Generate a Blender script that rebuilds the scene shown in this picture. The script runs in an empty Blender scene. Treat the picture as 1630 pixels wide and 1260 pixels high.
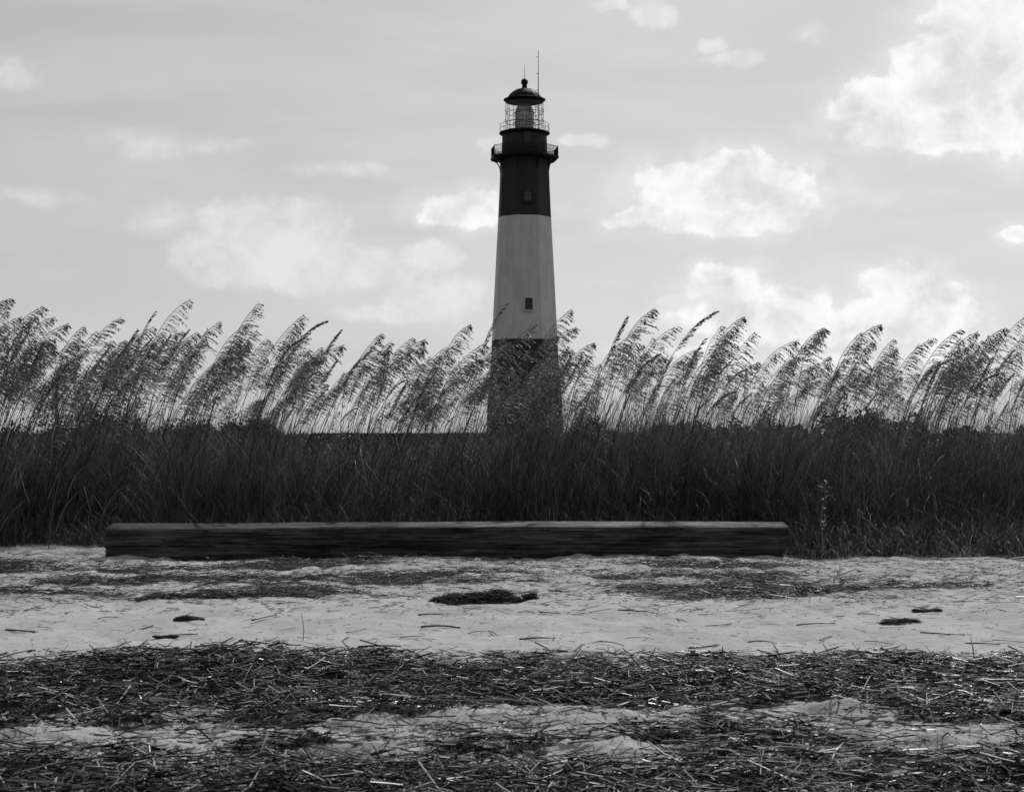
import bpy, math, random
import numpy as np
from mathutils import Vector, Matrix

R = math.radians
random.seed(7)
rng = np.random.default_rng(11)
scene = bpy.context.scene
col = scene.collection

# ------------------------------------------------------------------ camera
FPX = 2600.0                      # focal length in photograph pixels (1630 wide)
CAMZ = 1.45
PITCH = math.atan(60 / FPX)
cam_d = bpy.data.cameras.new('camera')
cam = bpy.data.objects.new('camera', cam_d)
col.objects.link(cam)
cam.location = (0, 0, CAMZ)
cam.rotation_euler = (R(90) + PITCH, 0, 0)
cam_d.sensor_width = 36
cam_d.lens = 36 * FPX / 1630
cam_d.clip_start = 0.1
cam_d.clip_end = 9000
cam_d.dof.use_dof = True
cam_d.dof.focus_distance = 22
cam_d.dof.aperture_fstop = 8
scene.camera = cam

SUN_EL, SUN_AZ = R(47), R(24)     # behind the dune, a little to the right

def ray(px, py):
    x = (px - 815) / FPX
    z = (630 - py) / FPX
    return (x, math.cos(PITCH) - z * math.sin(PITCH), math.sin(PITCH) + z * math.cos(PITCH))

def at(px, py, Y):
    d = ray(px, py)
    t = Y / d[1]
    return Vector((d[0] * t, Y, CAMZ + d[2] * t))

def azel(px, py):
    d = Vector(ray(px, py)).normalized()
    return math.degrees(math.atan2(d.x, d.y)), math.degrees(math.asin(d.z))

# ------------------------------------------------------------------ world
world = bpy.data.worlds.new('World')
scene.world = world
world.use_nodes = True
nt = world.node_tree
nt.nodes.clear()

class NB:
    """tiny helper for node graphs"""
    def __init__(s, nt): s.nt = nt
    def n(s, t, **kw):
        nd = s.nt.nodes.new(t)
        for k, v in kw.items(): setattr(nd, k, v)
        return nd
    def link(s, a, b): s.nt.links.new(a, b)
    def put(s, sock, v):
        if isinstance(v, bpy.types.NodeSocket): s.nt.links.new(v, sock)
        else: sock.default_value = v
    def m(s, op, a, b=0.0, c=0.0, clamp=False):
        nd = s.n('ShaderNodeMath', operation=op, use_clamp=clamp)
        s.put(nd.inputs[0], a); s.put(nd.inputs[1], b)
        if op in ('MULTIPLY_ADD', 'SMOOTH_MIN', 'SMOOTH_MAX'): s.put(nd.inputs[2], c)
        return nd.outputs[0]
    def v(s, op, a, b=None, c=None):
        nd = s.n('ShaderNodeVectorMath', operation=op)
        s.put(nd.inputs[0], a)
        if b is not None: s.put(nd.inputs[1], b)
        if c is not None: s.put(nd.inputs[2], c)
        return nd.outputs['Value'] if op in ('LENGTH', 'DOT_PRODUCT') else nd.outputs[0]
    def ramp(s, x, a, b, c=0.0, d=1.0, smooth=True):
        nd = s.n('ShaderNodeMapRange', interpolation_type='SMOOTHSTEP' if smooth else 'LINEAR')
        s.put(nd.inputs[0], x)
        for i, v in enumerate((a, b, c, d)): s.put(nd.inputs[i + 1], v)
        return nd.outputs[0]
    def noise(s, vec, scale, detail=4, rough=0.5, dist=0.0, col=False):
        nd = s.n('ShaderNodeTexNoise')
        s.put(nd.inputs['Vector'], vec)
        nd.inputs['Scale'].default_value = scale
        nd.inputs['Detail'].default_value = detail
        nd.inputs['Roughness'].default_value = rough
        nd.inputs['Distortion'].default_value = dist
        return nd.outputs['Color'] if col else nd.outputs['Fac']
    def mix(s, f, a, b):
        nd = s.n('ShaderNodeMix', data_type='FLOAT')
        s.put(nd.inputs[0], f); s.put(nd.inputs[2], a); s.put(nd.inputs[3], b)
        return nd.outputs[0]

w = NB(nt)
tc = w.n('ShaderNodeTexCoord')
D = tc.outputs['Generated']
sep = w.n('ShaderNodeSeparateXYZ'); w.link(D, sep.inputs[0])
dx, dy, dz = sep.outputs
deg = 180 / math.pi
az = w.m('MULTIPLY', w.m('ARCTAN2', dx, dy), deg)
el = w.m('MULTIPLY', w.m('ARCSINE', dz), deg)
comb = w.n('ShaderNodeCombineXYZ')
w.link(az, comb.inputs[0]); w.link(el, comb.inputs[1])
P = comb.outputs[0]
# physical sky, taken as a black and white film with a red filter sees it
sky = w.n('ShaderNodeTexSky', sky_type='NISHITA')
sky.sun_disc = False
sky.sun_elevation = SUN_EL
sky.sun_rotation = SUN_AZ
sky.altitude = 0; sky.air_density = 1.0; sky.dust_density = 2.5; sky.ozone_density = 1.0
ss = w.n('ShaderNodeSeparateColor'); w.link(sky.outputs[0], ss.inputs[0])
skyg = w.m('MULTIPLY_ADD', ss.outputs[0], 0.85, w.m('MULTIPLY', ss.outputs[1], 0.15))
SKYK = 0.030
skyg = w.m('MULTIPLY', skyg, SKYK)
# bright thin overcast on the sunward side, thinning towards the back
sd = (math.sin(SUN_AZ) * math.cos(SUN_EL), math.cos(SUN_AZ) * math.cos(SUN_EL), math.sin(SUN_EL))
cs = w.v('DOT_PRODUCT', D, sd)
sunward = w.m('MULTIPLY_ADD', dx, math.sin(R(32)), w.m('MULTIPLY', dy, math.cos(R(32))))
fwd = w.ramp(sunward, -0.35, 0.95, 0.42, 1.0)
veil = w.m('MULTIPLY', fwd, 0.41)
streak_v = w.v('MULTIPLY', P, (0.05, 0.30, 1))
st = w.noise(streak_v, 1.1, 5, 0.55, 0.6)
st2 = w.noise(w.v('MULTIPLY', P, (0.12, 0.4, 1)), 1.3, 6, 0.6, 0.3)
veil = w.m('MULTIPLY', veil, w.m('ADD', w.ramp(st, 0.3, 0.72, 0.94, 1.09), w.ramp(st2, 0.45, 0.75, 0.0, 0.08)))
lr = w.ramp(az, -18, 6, 0.98, 1.0)
up = w.ramp(el, 0, 15, 1.10, 1.0)
veil = w.m('MULTIPLY', w.m('MULTIPLY', veil, lr), up)
base = w.m('ADD', skyg, veil)

# cumulus: soft ellipses in the sky, edges broken up by turbulence
wn = w.noise(P, 0.42, 7, 0.62, col=True)
warp = w.v('MULTIPLY_ADD', wn, (2.0, 1.4, 0), (-1.0, -0.7, 0))
Pw = w.v('ADD', P, warp)
GROW = 1.22
def field(lst):
    acc = None
    for (px, py, rx, ry) in lst:
        rx *= GROW; ry *= GROW
        a, e = azel(px, py)
        ra, re = math.degrees(rx / FPX), math.degrees(ry / FPX)
        l = w.v('LENGTH', w.v('MULTIPLY_ADD', Pw, (1 / ra, 1 / re, 0), (-a / ra, -e / re, 0)))
        acc = l if acc is None else w.m('SMOOTH_MIN', acc, l, 0.25)
    return w.m('SUBTRACT', 1.0, acc)
strong = [(1150,300,125,48),(1080,292,60,34),(1235,325,58,40),(1180,262,45,22),(1005,347,28,14),(1130,345,105,28),
          (1570,30,80,55),(1500,85,60,30),(1605,80,90,60),(1480,150,60,40),(1400,150,60,26),(1350,172,38,16),(1480,205,125,30),
          (1600,190,60,55),(1540,228,90,20),
          (1150,455,58,28),(1270,478,52,28),(1200,505,110,34),(1430,445,52,30),(1500,470,42,26),(1440,515,100,55),(1345,515,70,30),(1290,560,200,24),
          (745,328,62,24),(700,345,26,12),(1625,372,22,14)]
faint = [(390,352,62,36),(492,352,52,34),(440,400,125,42),(570,410,60,24),(320,395,45,28),(930,220,40,10),(790,232,30,14),
         (1168,92,42,16),(1125,72,20,13),(1035,20,42,24),(965,8,30,10),(690,405,50,22),(690,470,80,34),(1080,480,30,12),
         (480,435,170,26),(640,500,90,18)]
wisps = [(30,312,60,14),(230,226,60,18),(20,120,40,20),(1300,268,36,14),(1295,55,30,12),(255,345,50,22),(330,228,50,10),(560,270,90,12),(1180,330,260,16)]
det = w.noise(P, 1.1, 8, 0.62)
det2 = w.noise(P, 0.55, 7, 0.58, 0.4)
pf_ = w.noise(P, 2.6, 4, 0.55)
Fs0 = field(strong)
break_ = w.m('ADD', w.m('MULTIPLY_ADD', det, 0.78, -0.35), w.m('MULTIPLY_ADD', pf_, 0.25, -0.125))
Fs = w.m('ADD', Fs0, break_)
Ff = w.m('ADD', field(faint), w.m('MULTIPLY', break_, 1.15))
# other clouds round the rest of the sky
gen = w.noise(w.v('MULTIPLY', D, (1, 1, 2.2)), 3.2, 8, 0.58, 0.3)
outside = w.ramp(w.m('ABSOLUTE', az), 19, 27)
Fg = w.m('MULTIPLY', w.ramp(gen, 0.52, 0.66), w.m('MULTIPLY', outside, w.ramp(dy, -0.5, 0.6, 0.35, 1.0)))
As = w.ramp(Fs, -0.06, 0.30)
Af = w.m('MULTIPLY', w.ramp(Ff, -0.10, 0.55), 0.44)
Aw = w.m('MULTIPLY', w.ramp(w.m('ADD', field(wisps), w.m('MULTIPLY', break_, 1.8)), -0.3, 1.3), 0.42)
halo = w.m('MULTIPLY', w.ramp(w.m('ADD', Fs0, w.m('MULTIPLY', break_, 0.5)), -0.75, 0.35), 0.42)
As = w.m('MAXIMUM', w.m('MAXIMUM', As, Aw), halo)
A = w.m('MAXIMUM', w.m('MAXIMUM', As, Af), w.m('MULTIPLY', Fg, 0.8))
body = w.m('ADD', w.ramp(det2, 0.34, 0.62, 0.75, 0.95), w.m('ADD', w.m('MULTIPLY', w.ramp(Fs0, 0.30, 0.95), -0.07), w.m('MULTIPLY_ADD', pf_, 0.16, -0.06)))
cloudL = w.m('MULTIPLY', body, w.ramp(dy, -0.4, 0.8, 0.45, 1.0))
skyL = w.mix(A, base, w.m('MAXIMUM', cloudL, base))
# below the horizon: dim ground tone
skyL = w.mix(w.ramp(dz, -0.03, 0.0), 0.10, skyL)
bg = w.n('ShaderNodeBackground')
w.link(skyL, bg.inputs[0]); bg.inputs[1].default_value = 1.0
wo = w.n('ShaderNodeOutputWorld'); w.link(bg.outputs[0], wo.inputs[0])

# ------------------------------------------------------------------ sun
sl = bpy.data.lights.new('sun', 'SUN')
sl.energy = 2.6
sl.angle = R(0.6)
sun = bpy.data.objects.new('sun', sl)
col.objects.link(sun)
sun.rotation_euler = Vector(sd).to_track_quat('Z', 'Y').to_euler()
scene.view_settings.view_transform = 'Standard'
scene.view_settings.look = 'None'
scene.view_settings.exposure = 0.0
scene.view_settings.gamma = 1.0

# ------------------------------------------------------------------ helpers
def tag(o, label=None, cat=None, group=None, kind=None):
    if label: o['label'] = label
    if cat: o['category'] = cat
    if group: o['group'] = group
    if kind: o['kind'] = kind
    return o

def empty(name, loc=(0, 0, 0), rz=0.0):
    o = bpy.data.objects.new(name, None)
    o.empty_display_size = 0.2
    col.objects.link(o)
    o.location = loc
    o.rotation_euler = (0, 0, rz)
    return o

def add_mesh(name, V, F, mat, parent=None, smooth=False, mats=None, mi=None):
    """V: Nx3, F: MxK int array (all quads or all tris) or a list of tuples"""
    me = bpy.data.meshes.new(name)
    V = np.asarray(V, dtype=np.float32)
    if isinstance(F, np.ndarray):
        m, k = F.shape
        me.vertices.add(len(V)); me.vertices.foreach_set('co', V.ravel())
        me.loops.add(m * k); me.loops.foreach_set('vertex_index', F.astype(np.int32).ravel())
        me.polygons.add(m)
        me.polygons.foreach_set('loop_start', np.arange(0, m * k, k, dtype=np.int32))
        me.update(calc_edges=True)
    else:
        me.from_pydata([tuple(map(float, v)) for v in V], [], [tuple(int(i) for i in f) for f in F])
        me.update()
    for mm in (mats or [mat]): me.materials.append(mm)
    if mi is not None: me.polygons.foreach_set('material_index', np.asarray(mi, dtype=np.int32))
    if smooth: me.polygons.foreach_set('use_smooth', np.ones(len(me.polygons), dtype=bool))
    o = bpy.data.objects.new(name, me)
    col.objects.link(o)
    if parent: o.parent = parent
    return o

class MB:
    """collects shapes for one mesh"""
    def __init__(s): s.V = []; s.F = []; s.M = []
    def add(s, V, F, mi=0):
        b = len(s.V)
        s.V += [tuple(v) for v in V]
        s.F += [tuple(i + b for i in f) for f in F]
        s.M += [mi] * len(F)
    def box(s, x0, x1, y0, y1, z0, z1, mi=0, rot=None, org=(0, 0, 0)):
        V = [Vector((x, y, z)) for z in (z0, z1) for y in (y0, y1) for x in (x0, x1)]
        if rot is not None: V = [rot @ v for v in V]
        V = [v + Vector(org) for v in V]
        s.add(V, [(0, 2, 3, 1), (4, 5, 7, 6), (0, 1, 5, 4), (2, 6, 7, 3), (0, 4, 6, 2), (1, 3, 7, 5)], mi)
    def rings(s, rings, closed=True, cap=True, mi=0):
        n = len(rings[0]); V = [v for r in rings for v in r]; F = []
        for i in range(len(rings) - 1):
            for j in range(n if closed else n - 1):
                k = (j + 1) % n
                F.append((i * n + j, i * n + k, (i + 1) * n + k, (i + 1) * n + j))
        if cap:
            F.append(tuple(reversed(range(n)))); F.append(tuple((len(rings) - 1) * n + j for j in range(n)))
        s.add(V, F, mi)
    def tube(s, pts, r, n=6, mi=0, cap=True):
        pts = [Vector(p) for p in pts]
        rs = r if isinstance(r, (list, tuple)) else [r] * len(pts)
        rings = []
        ref = None
        for i, p in enumerate(pts):
            t = (pts[min(i + 1, len(pts) - 1)] - pts[max(i - 1, 0)]).normalized()
            if ref is None:
                ref = t.orthogonal().normalized()
            ref = (ref - t * ref.dot(t)).normalized()
            b = t.cross(ref)
            rings.append([p + (ref * math.cos(a) + b * math.sin(a)) * rs[i] for a in [2 * math.pi * j / n for j in range(n)]])
        s.rings(rings, cap=cap, mi=mi)
    def lathe(s, prof, n=32, a0=0.0, mi=0, cap=True):
        rings = [[Vector((r * math.sin(a0 + 2 * math.pi * j / n), -r * math.cos(a0 + 2 * math.pi * j / n), z)) for j in range(n)] for (r, z) in prof]
        s.rings(rings, cap=cap, mi=mi)
    def build(s, name, mat, parent=None, smooth=False, mats=None):
        return add_mesh(name, s.V, s.F, mat, parent, smooth, mats, s.M if mats else None)

# value noise / fbm on arrays
class Noise2:
    def __init__(s, seed):
        s.t = np.random.default_rng(seed).random((256, 256))
    def __call__(s, x, y):
        xi = np.floor(x).astype(int); yi = np.floor(y).astype(int)
        fx = x - xi; fy = y - yi
        fx = fx * fx * (3 - 2 * fx); fy = fy * fy * (3 - 2 * fy)
        t = s.t; a = t[xi & 255, yi & 255]; b = t[(xi + 1) & 255, yi & 255]
        c = t[xi & 255, (yi + 1) & 255]; d = t[(xi + 1) & 255, (yi + 1) & 255]
        return (a * (1 - fx) + b * fx) * (1 - fy) + (c * (1 - fx) + d * fx) * fy
    def fbm(s, x, y, o=4, g=0.5):
        v = 0; a = 1; n = 0
        for i in range(o):
            v = v + a * s(x * 2 ** i + 17.3 * i, y * 2 ** i + 5.1 * i); n += a; a *= g
        return v / n
N1, N2, N3, N4 = (Noise2(i) for i in (1, 2, 3, 4))
def sst(x, a, b):
    t = np.clip((x - a) / (b - a), 0, 1)
    return t * t * (3 - 2 * t)

# ------------------------------------------------------------------ terrain functions
def XW(px, Y): return (px - 815) / FPX * Y
def grass_edge(x):
    """distance at which the vegetation starts"""
    x = np.asarray(x, dtype=float)
    left = 21.3 + 0.8 * (N3.fbm(x * 0.8 + 9, x * 0 + 3, 3) - 0.5) * 2
    mid = 19.75 + 0 * x
    right = 19.2 + 0.5 * (N3.fbm(x * 0.9, x * 0 + 8, 3) - 0.5) * 2
    e = left + (mid - left) * sst(x, -4.75, -4.45)
    return e + (right - e) * sst(x, 3.1, 3.5)

def wrack(x, y):
    """how thickly dead reeds cover the sand, 0..1"""
    wob = (N1.fbm(x * 0.35, y * 0.3, 4) - 0.5) + 0.5 * (N2.fbm(x * 2.1, y * 2.4, 4) - 0.5)
    yy = y + wob * 0.9
    main = sst(yy, 8.0, 8.35) * (1 - sst(yy, 9.75, 10.4))
    front = 1 - sst(yy + 0.15 * (N2.fbm(x * 1.1, y, 3) - .5), 7.05, 7.3)
    px = 815 + FPX * x / np.maximum(y, 1.0)
    spots = 0
    for cx, cy, rx, ry in ((200, 1192, 210, 15), (90, 1160, 60, 6), (300, 1150, 90, 6), (620, 1178, 150, 9), (900, 1163, 170, 14), (560, 1205, 120, 6), (1000, 1200, 120, 8), (1300, 1162, 130, 14), (1490, 1190, 130, 14), (1600, 1150, 60, 8)):
        X0, Y0 = (cx - 815) / FPX * 3770 / (cy - 690), 3770 / (cy - 690)
        RX, RY = 1.1 * rx / FPX * Y0, 1.6 * ry * Y0 * Y0 / 3770
        spots = np.maximum(spots, 1.25 - np.sqrt(((x - X0) / RX) ** 2 + ((y - Y0) / RY) ** 2))
    bare = sst(spots + 1.7 * (N4.fbm(x * 2.2 + 1, y * 4.2, 5, 0.65) - 0.5), 0.0, 0.5)
    patch = (0.95 - 0.72 * bare) * sst(yy, 7.0, 7.2) * (1 - sst(yy, 8.3, 8.5))
    patch_ = sst(N2.fbm(x * 1.3 + 3, y * 2.6, 5, 0.62), 0.44, 0.56) * sst(yy, 7.0, 7.2) * (1 - sst(yy, 8.2, 8.4)) * 0.85
    far = (0.28 + 0.6 * sst(N1.fbm(x * 0.5 + 31, y * 1.5, 4), 0.46, 0.60)) * sst(y, 13.6, 14.9) * (1 - sst(y, 18.6, 19.0))
    main = main * (1 - 0.85 * bare * (1 - sst(y, 8.4, 8.8)))
    front = front * (1 - 0.8 * bare * sst(y, 6.7, 7.0))
    return np.clip(np.maximum.reduce([main, front, patch, far]), 0, 1)

def height(x, y):
    x = np.asarray(x, dtype=float); y = np.asarray(y, dtype=float)
    e = grass_edge(x)
    rise = sst(y, e - 0.1, e + 4.2) * (0.72 + 0.35 * (N2.fbm(x * 0.35 + 4, y * 0.3, 3) - 0.5))
    z = rise * (1 - sst(y, 27, 34) * 0.9)
    amp = 1 - sst(y, 16, 30) * 0.6
    z = z + (N1.fbm(x * 0.6, y * 0.6, 4) - 0.5) * 0.10 * amp
    z = z + (N3.fbm(x * 2.3, y * 2.9, 4) - 0.5) * 0.055 * amp
    # sand hummocks between the two reed banks
    h = sst(y, 6.9, 7.4) * (1 - sst(y, 8.2, 8.7))
    z = z + h * (N2.fbm(x * 2.6 + 8, y * 4.4, 5, 0.68) - 0.47) * 0.17
    # reed banks are raised a little and lie in clumps
    bank = np.maximum(sst(y, 8.3, 8.9) * (1 - sst(y, 10.0, 10.8)), 1 - sst(y, 6.7, 7.2))
    z = z + bank * (N2.fbm(x * 2.6 + 11, y * 3.6, 4) - 0.45) * 0.22
    z = z + 0.04 * sst(y, 8.2, 8.9) * (1 - sst(y, 9.8, 10.7)) + 0.06 * sst(y, 7.0, 7.6) * (1 - sst(y, 8.1, 8.6))
    z = z - 0.05 * sst(y, 10.2, 11.2) * (1 - sst(y, 13, 14.5))
    z = z + (N4.fbm(x * 9, y * 9, 3) - 0.5) * 0.018 * (1 - sst(y, 20, 30))
    z = z + (N1.fbm(x * 4.5 + 40, y * 3.5, 3) - 0.5) * 0.07 * sst(y, 13.2, 15) * (1 - sst(y, 20, 22))
    z = z + (N3.fbm(x * 5.5 + 4, y * 4.5, 3) - 0.5) * 0.035 * sst(y, 9.8, 10.6) * (1 - sst(y, 14, 15))
    pile = np.exp(-((y - 18.92) / 0.22) ** 2) * sst(x, -5.2, -4.6) * (1 - sst(x, 3.0, 3.4))
    z = z + pile * (0.05 * np.maximum(0, N2.fbm(x * 1.1 + 5, y * 0 + 2, 5, 0.6) - 0.42) * 2.2)
    z = z + sst(y, 40, 90) * (N4.fbm(x * 0.03, y * 0.03, 3) - 0.5) * 0.8
    return z
def hz(x, y): return float(height(np.array([x]), np.array([y]))[0])

# ------------------------------------------------------------------ materials (all neutral: black and white film)
def mat_new(name):
    m = bpy.data.materials.new(name); m.use_nodes = True
    nt = m.node_tree; nt.nodes.clear()
    b = NB(nt)
    bs = b.n('ShaderNodeBsdfPrincipled'); out = b.n('ShaderNodeOutputMaterial')
    b.link(bs.outputs[0], out.inputs[0])
    return m, b, bs, out

def grey(b, x):
    c = b.n('ShaderNodeCombineColor')
    for i in range(3): b.link(x, c.inputs[i])
    return c.outputs[0]

def simple(name, lo, hi, scale=8, rough=0.7, bump=0.0, bscale=30, metallic=0.0, stretch=(1, 1, 1), spec=0.4, detail=5):
    m, b, bs, out = mat_new(name)
    t = b.n('ShaderNodeTexCoord').outputs['Object']
    v = b.v('MULTIPLY', t, stretch)
    n = b.noise(v, scale, detail, 0.6)
    b.link(grey(b, b.ramp(n, 0.3, 0.7, lo, hi)), bs.inputs['Base Color'])
    bs.inputs['Roughness'].default_value = rough
    bs.inputs['Metallic'].default_value = metallic
    bs.inputs['Specular IOR Level'].default_value = spec
    if bump:
        bp = b.n('ShaderNodeBump'); bp.inputs['Strength'].default_value = bump
        bp.inputs['Distance'].default_value = 0.02
        b.link(b.noise(v, bscale, 6, 0.65), bp.inputs['Height']); b.link(bp.outputs[0], bs.inputs['Normal'])
    return m

def leafy(name, lo, hi, rough=0.5, trans=0.3, seg=40.0, spec=0.5, pw=1.8):
    """thin vegetation: colour differs from blade to blade, some light passes through"""
    m, b, bs, out = mat_new(name)
    g = b.n('ShaderNodeNewGeometry')
    oi = b.n('ShaderNodeObjectInfo')
    r = b.m('FRACT', b.m('ADD', g.outputs['Random Per Island'], oi.outputs['Random']))
    val = b.ramp(b.m('POWER', r, pw), 0, 1, lo, hi, smooth=False)
    c = grey(b, val)
    b.link(c, bs.inputs['Base Color'])
    bs.inputs['Roughness'].default_value = rough
    bs.inputs['Specular IOR Level'].default_value = spec
    if trans:
        tr = b.n('ShaderNodeBsdfTranslucent'); b.link(c, tr.inputs[0])
        mx = b.n('ShaderNodeMixShader'); mx.inputs[0].default_value = trans
        b.link(bs.outputs[0], mx.inputs[1]); b.link(tr.outputs[0], mx.inputs[2]); b.link(mx.outputs[0], out.inputs[0])
    return m

# sand with damp litter where the reeds lie and scrub soil behind the dune
def sand_mat():
    m, b, bs, out = mat_new('sand')
    pos = b.n('ShaderNodeNewGeometry').outputs['Position']
    att = b.n('ShaderNodeAttribute'); att.attribute_name = 'litter'
    soil = b.n('ShaderNodeAttribute'); soil.attribute_name = 'soil'
    n1 = b.noise(pos, 1.3, 6, 0.6); n2 = b.noise(pos, 38, 5, 0.7); n3 = b.noise(pos, 220, 3, 0.6)
    streak = b.noise(b.v('MULTIPLY', pos, (1.6, 5.5, 1)), 2.2, 7, 0.65)
    v = b.m('MULTIPLY', b.ramp(n1, 0.3, 0.7, 0.40, 0.50), b.ramp(n2, 0.25, 0.75, 0.86, 1.10))
    v = b.m('MULTIPLY', v, b.ramp(n3, 0.25, 0.75, 0.88, 1.10))
    v = b.m('MULTIPLY', v, b.ramp(streak, 0.50, 0.72, 1.0, 0.80))
    crumb = b.noise(b.v('MULTIPLY', pos, (1.0, 2.2, 1)), 13, 6, 0.72)
    lit = b.ramp(b.m('ADD', att.outputs['Fac'], b.m('ADD', b.m('MULTIPLY_ADD', streak, 0.8, -0.40), b.m('MULTIPLY_ADD', crumb, 2.2, -1.1))), 0.40, 0.78)
    v = b.mix(lit, v, b.ramp(n2, 0.3, 0.7, 0.010, 0.035))
    v = b.mix(b.m('MULTIPLY', soil.outputs['Fac'], 0.92), v, 0.05)
    b.link(grey(b, v), bs.inputs['Base Color'])
    bs.inputs['Roughness'].default_value = 0.9
    bs.inputs['Specular IOR Level'].default_value = 0.15
    bp = b.n('ShaderNodeBump'); bp.inputs['Strength'].default_value = 0.8; bp.inputs['Distance'].default_value = 0.03
    hh = b.m('ADD', b.m('MULTIPLY', b.noise(pos, 14, 7, 0.65), 0.8), b.m('MULTIPLY', n3, 0.12))
    b.link(hh, bp.inputs['Height']); b.link(bp.outputs[0], bs.inputs['Normal'])
    return m
M_sand = sand_mat()

def wood_mat(name, lo, hi, ax=(0.7, 8, 8), bump=0.7, rough=0.85, top_sun=0):
    m, b, bs, out = mat_new(name)
    t = b.n('ShaderNodeTexCoord').outputs['Object']
    g1 = b.noise(b.v('MULTIPLY', t, ax), 1.6, 9, 0.72, 0.9)
    g2 = b.noise(b.v('MULTIPLY', t, (ax[0] * 1.5, ax[1] * 4, ax[2] * 4)), 2.0, 8, 0.7)
    blot = b.noise(t, 1.1, 5, 0.6)
    v = b.m('MULTIPLY', b.ramp(g1, 0.3, 0.7, lo, hi), b.ramp(g2, 0.35, 0.7, 0.6, 1.25))
    v = b.m('MULTIPLY', v, b.ramp(blot, 0.35, 0.65, 0.7, 1.2))
    if top_sun:   # sunlight streaks along the upper edge, painted into the colour
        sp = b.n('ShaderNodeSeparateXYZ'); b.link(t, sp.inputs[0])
        k = b.m('MULTIPLY', b.ramp(sp.outputs[2], top_sun, top_sun + 0.03), b.ramp(b.noise(b.v('MULTIPLY', t, (1.1, 20, 14)), 1.2, 8, 0.72), 0.40, 0.60, 0.05, 1.0))
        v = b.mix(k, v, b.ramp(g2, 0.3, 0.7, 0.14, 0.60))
        pit = b.noise(b.v('MULTIPLY', t, (1, 2, 2)), 34, 3, 0.6)
        v = b.m('MULTIPLY', v, b.ramp(pit, 0.60, 0.70, 1.0, 0.35))
        ln = b.noise(b.v('MULTIPLY', t, (0.22, 11, 11)), 2.0, 5, 0.6, 0.2)
        ck = b.m('ABSOLUTE', b.m('SUBTRACT', ln, 0.5))
        v = b.m('MULTIPLY', v, b.ramp(ck, 0.0, 0.016, 0.35, 1.0))
        fib = b.noise(b.v('MULTIPLY', t, (3.0, 60, 60)), 2.0, 6, 0.75)
        v = b.m('MULTIPLY', v, b.ramp(fib, 0.35, 0.65, 0.7, 1.35))
        g2 = b.m('ADD', g2, b.m('MULTIPLY', b.ramp(ck, 0.0, 0.03), 1.5))
    b.link(grey(b, v), bs.inputs['Base Color'])
    bs.inputs['Roughness'].default_value = rough; bs.inputs['Specular IOR Level'].default_value = 0.25
    bp = b.n('ShaderNodeBump'); bp.inputs['Strength'].default_value = bump; bp.inputs['Distance'].default_value = 0.02
    b.link(b.m('ADD', g1, b.m('MULTIPLY', g2, 0.6)), bp.inputs['Height']); b.link(bp.outputs[0], bs.inputs['Normal'])
    return m
M_timber = wood_mat('weathered_timber', 0.022, 0.15, bump=1.0, top_sun=0.415)
M_drift = wood_mat('driftwood', 0.02, 0.07, (1.5, 9, 9))
M_post = wood_mat('grey_wood', 0.04, 0.12, (9, 9, 0.8))

M_grass = leafy('grass_blade', 0.020, 0.27, 0.5, 0.2, spec=0.4, pw=2.6)
M_grassdry = leafy('dry_grass_blade', 0.06, 0.5, 0.6, 0.35, spec=0.25, pw=2.4)
M_stem = leafy('oat_stem', 0.03, 0.12, 0.5, 0.0)
M_seed = leafy('oat_seed', 0.08, 0.42, 0.45, 0.40, pw=1.6)
M_reed = leafy('dead_reed', 0.006, 0.26, 0.36, 0.0, spec=0.35, pw=5.5)
M_midgrass = leafy('mid_grass_blade', 0.03, 0.24, 0.55, 0.25, spec=0.3)
M_curl = leafy('curled_dead_blade', 0.15, 0.65, 0.5, 0.5, spec=0.3, pw=1.4)
M_reedpale = leafy('bleached_reed', 0.25, 0.80, 0.25, 0.3, spec=0.9, pw=1.3)
M_leaf = leafy('shrub_leaf', 0.02, 0.06, 0.5, 0.15)
M_bark = simple('bark', 0.03, 0.08, 12, 0.9, 0.5)

def paint_mat(name, lo, hi, spec=0.3):
    """limewashed brick: faint courses, streaks and patches"""
    m, b, bs, out = mat_new(name)
    t = b.n('ShaderNodeTexCoord').outputs['Object']
    st = b.noise(b.v('MULTIPLY', t, (1, 1, 0.08)), 1.6, 7, 0.62)
    pt = b.noise(t, 0.7, 6, 0.6)
    fine = b.noise(t, 9, 5, 0.7)
    v = b.m('MULTIPLY', b.ramp(st, 0.3, 0.7, lo, hi), b.ramp(pt, 0.3, 0.7, 0.92, 1.05))
    v = b.m('MULTIPLY', v, b.ramp(fine, 0.25, 0.75, 0.93, 1.06))
    b.link(grey(b, v), bs.inputs['Base Color'])
    bs.inputs['Roughness'].default_value = 0.75; bs.inputs['Specular IOR Level'].default_value = spec
    bp = b.n('ShaderNodeBump'); bp.inputs['Strength'].default_value = 0.3; bp.inputs['Distance'].default_value = 0.03
    b.link(fine, bp.inputs['Height']); b.link(bp.outputs[0], bs.inputs['Normal'])
    return m
M_white = paint_mat('white_paint', 0.64, 0.75)
M_black = paint_mat('black_paint', 0.034, 0.048)
M_iron = simple('painted_iron', 0.009, 0.016, 6, 0.6, spec=0.15)
M_mull = simple('lantern_iron', 0.03, 0.06, 6, 0.5)
M_frame = simple('window_frame', 0.10, 0.16, 5, 0.6)
M_door = simple('painted_door', 0.05, 0.07, 5, 0.6)
M_bar = simple('pale_glazing_bar', 0.13, 0.18, 5, 0.6)
M_pane = simple('window_pane', 0.02, 0.03, 3, 0.12, spec=0.5)
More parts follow.
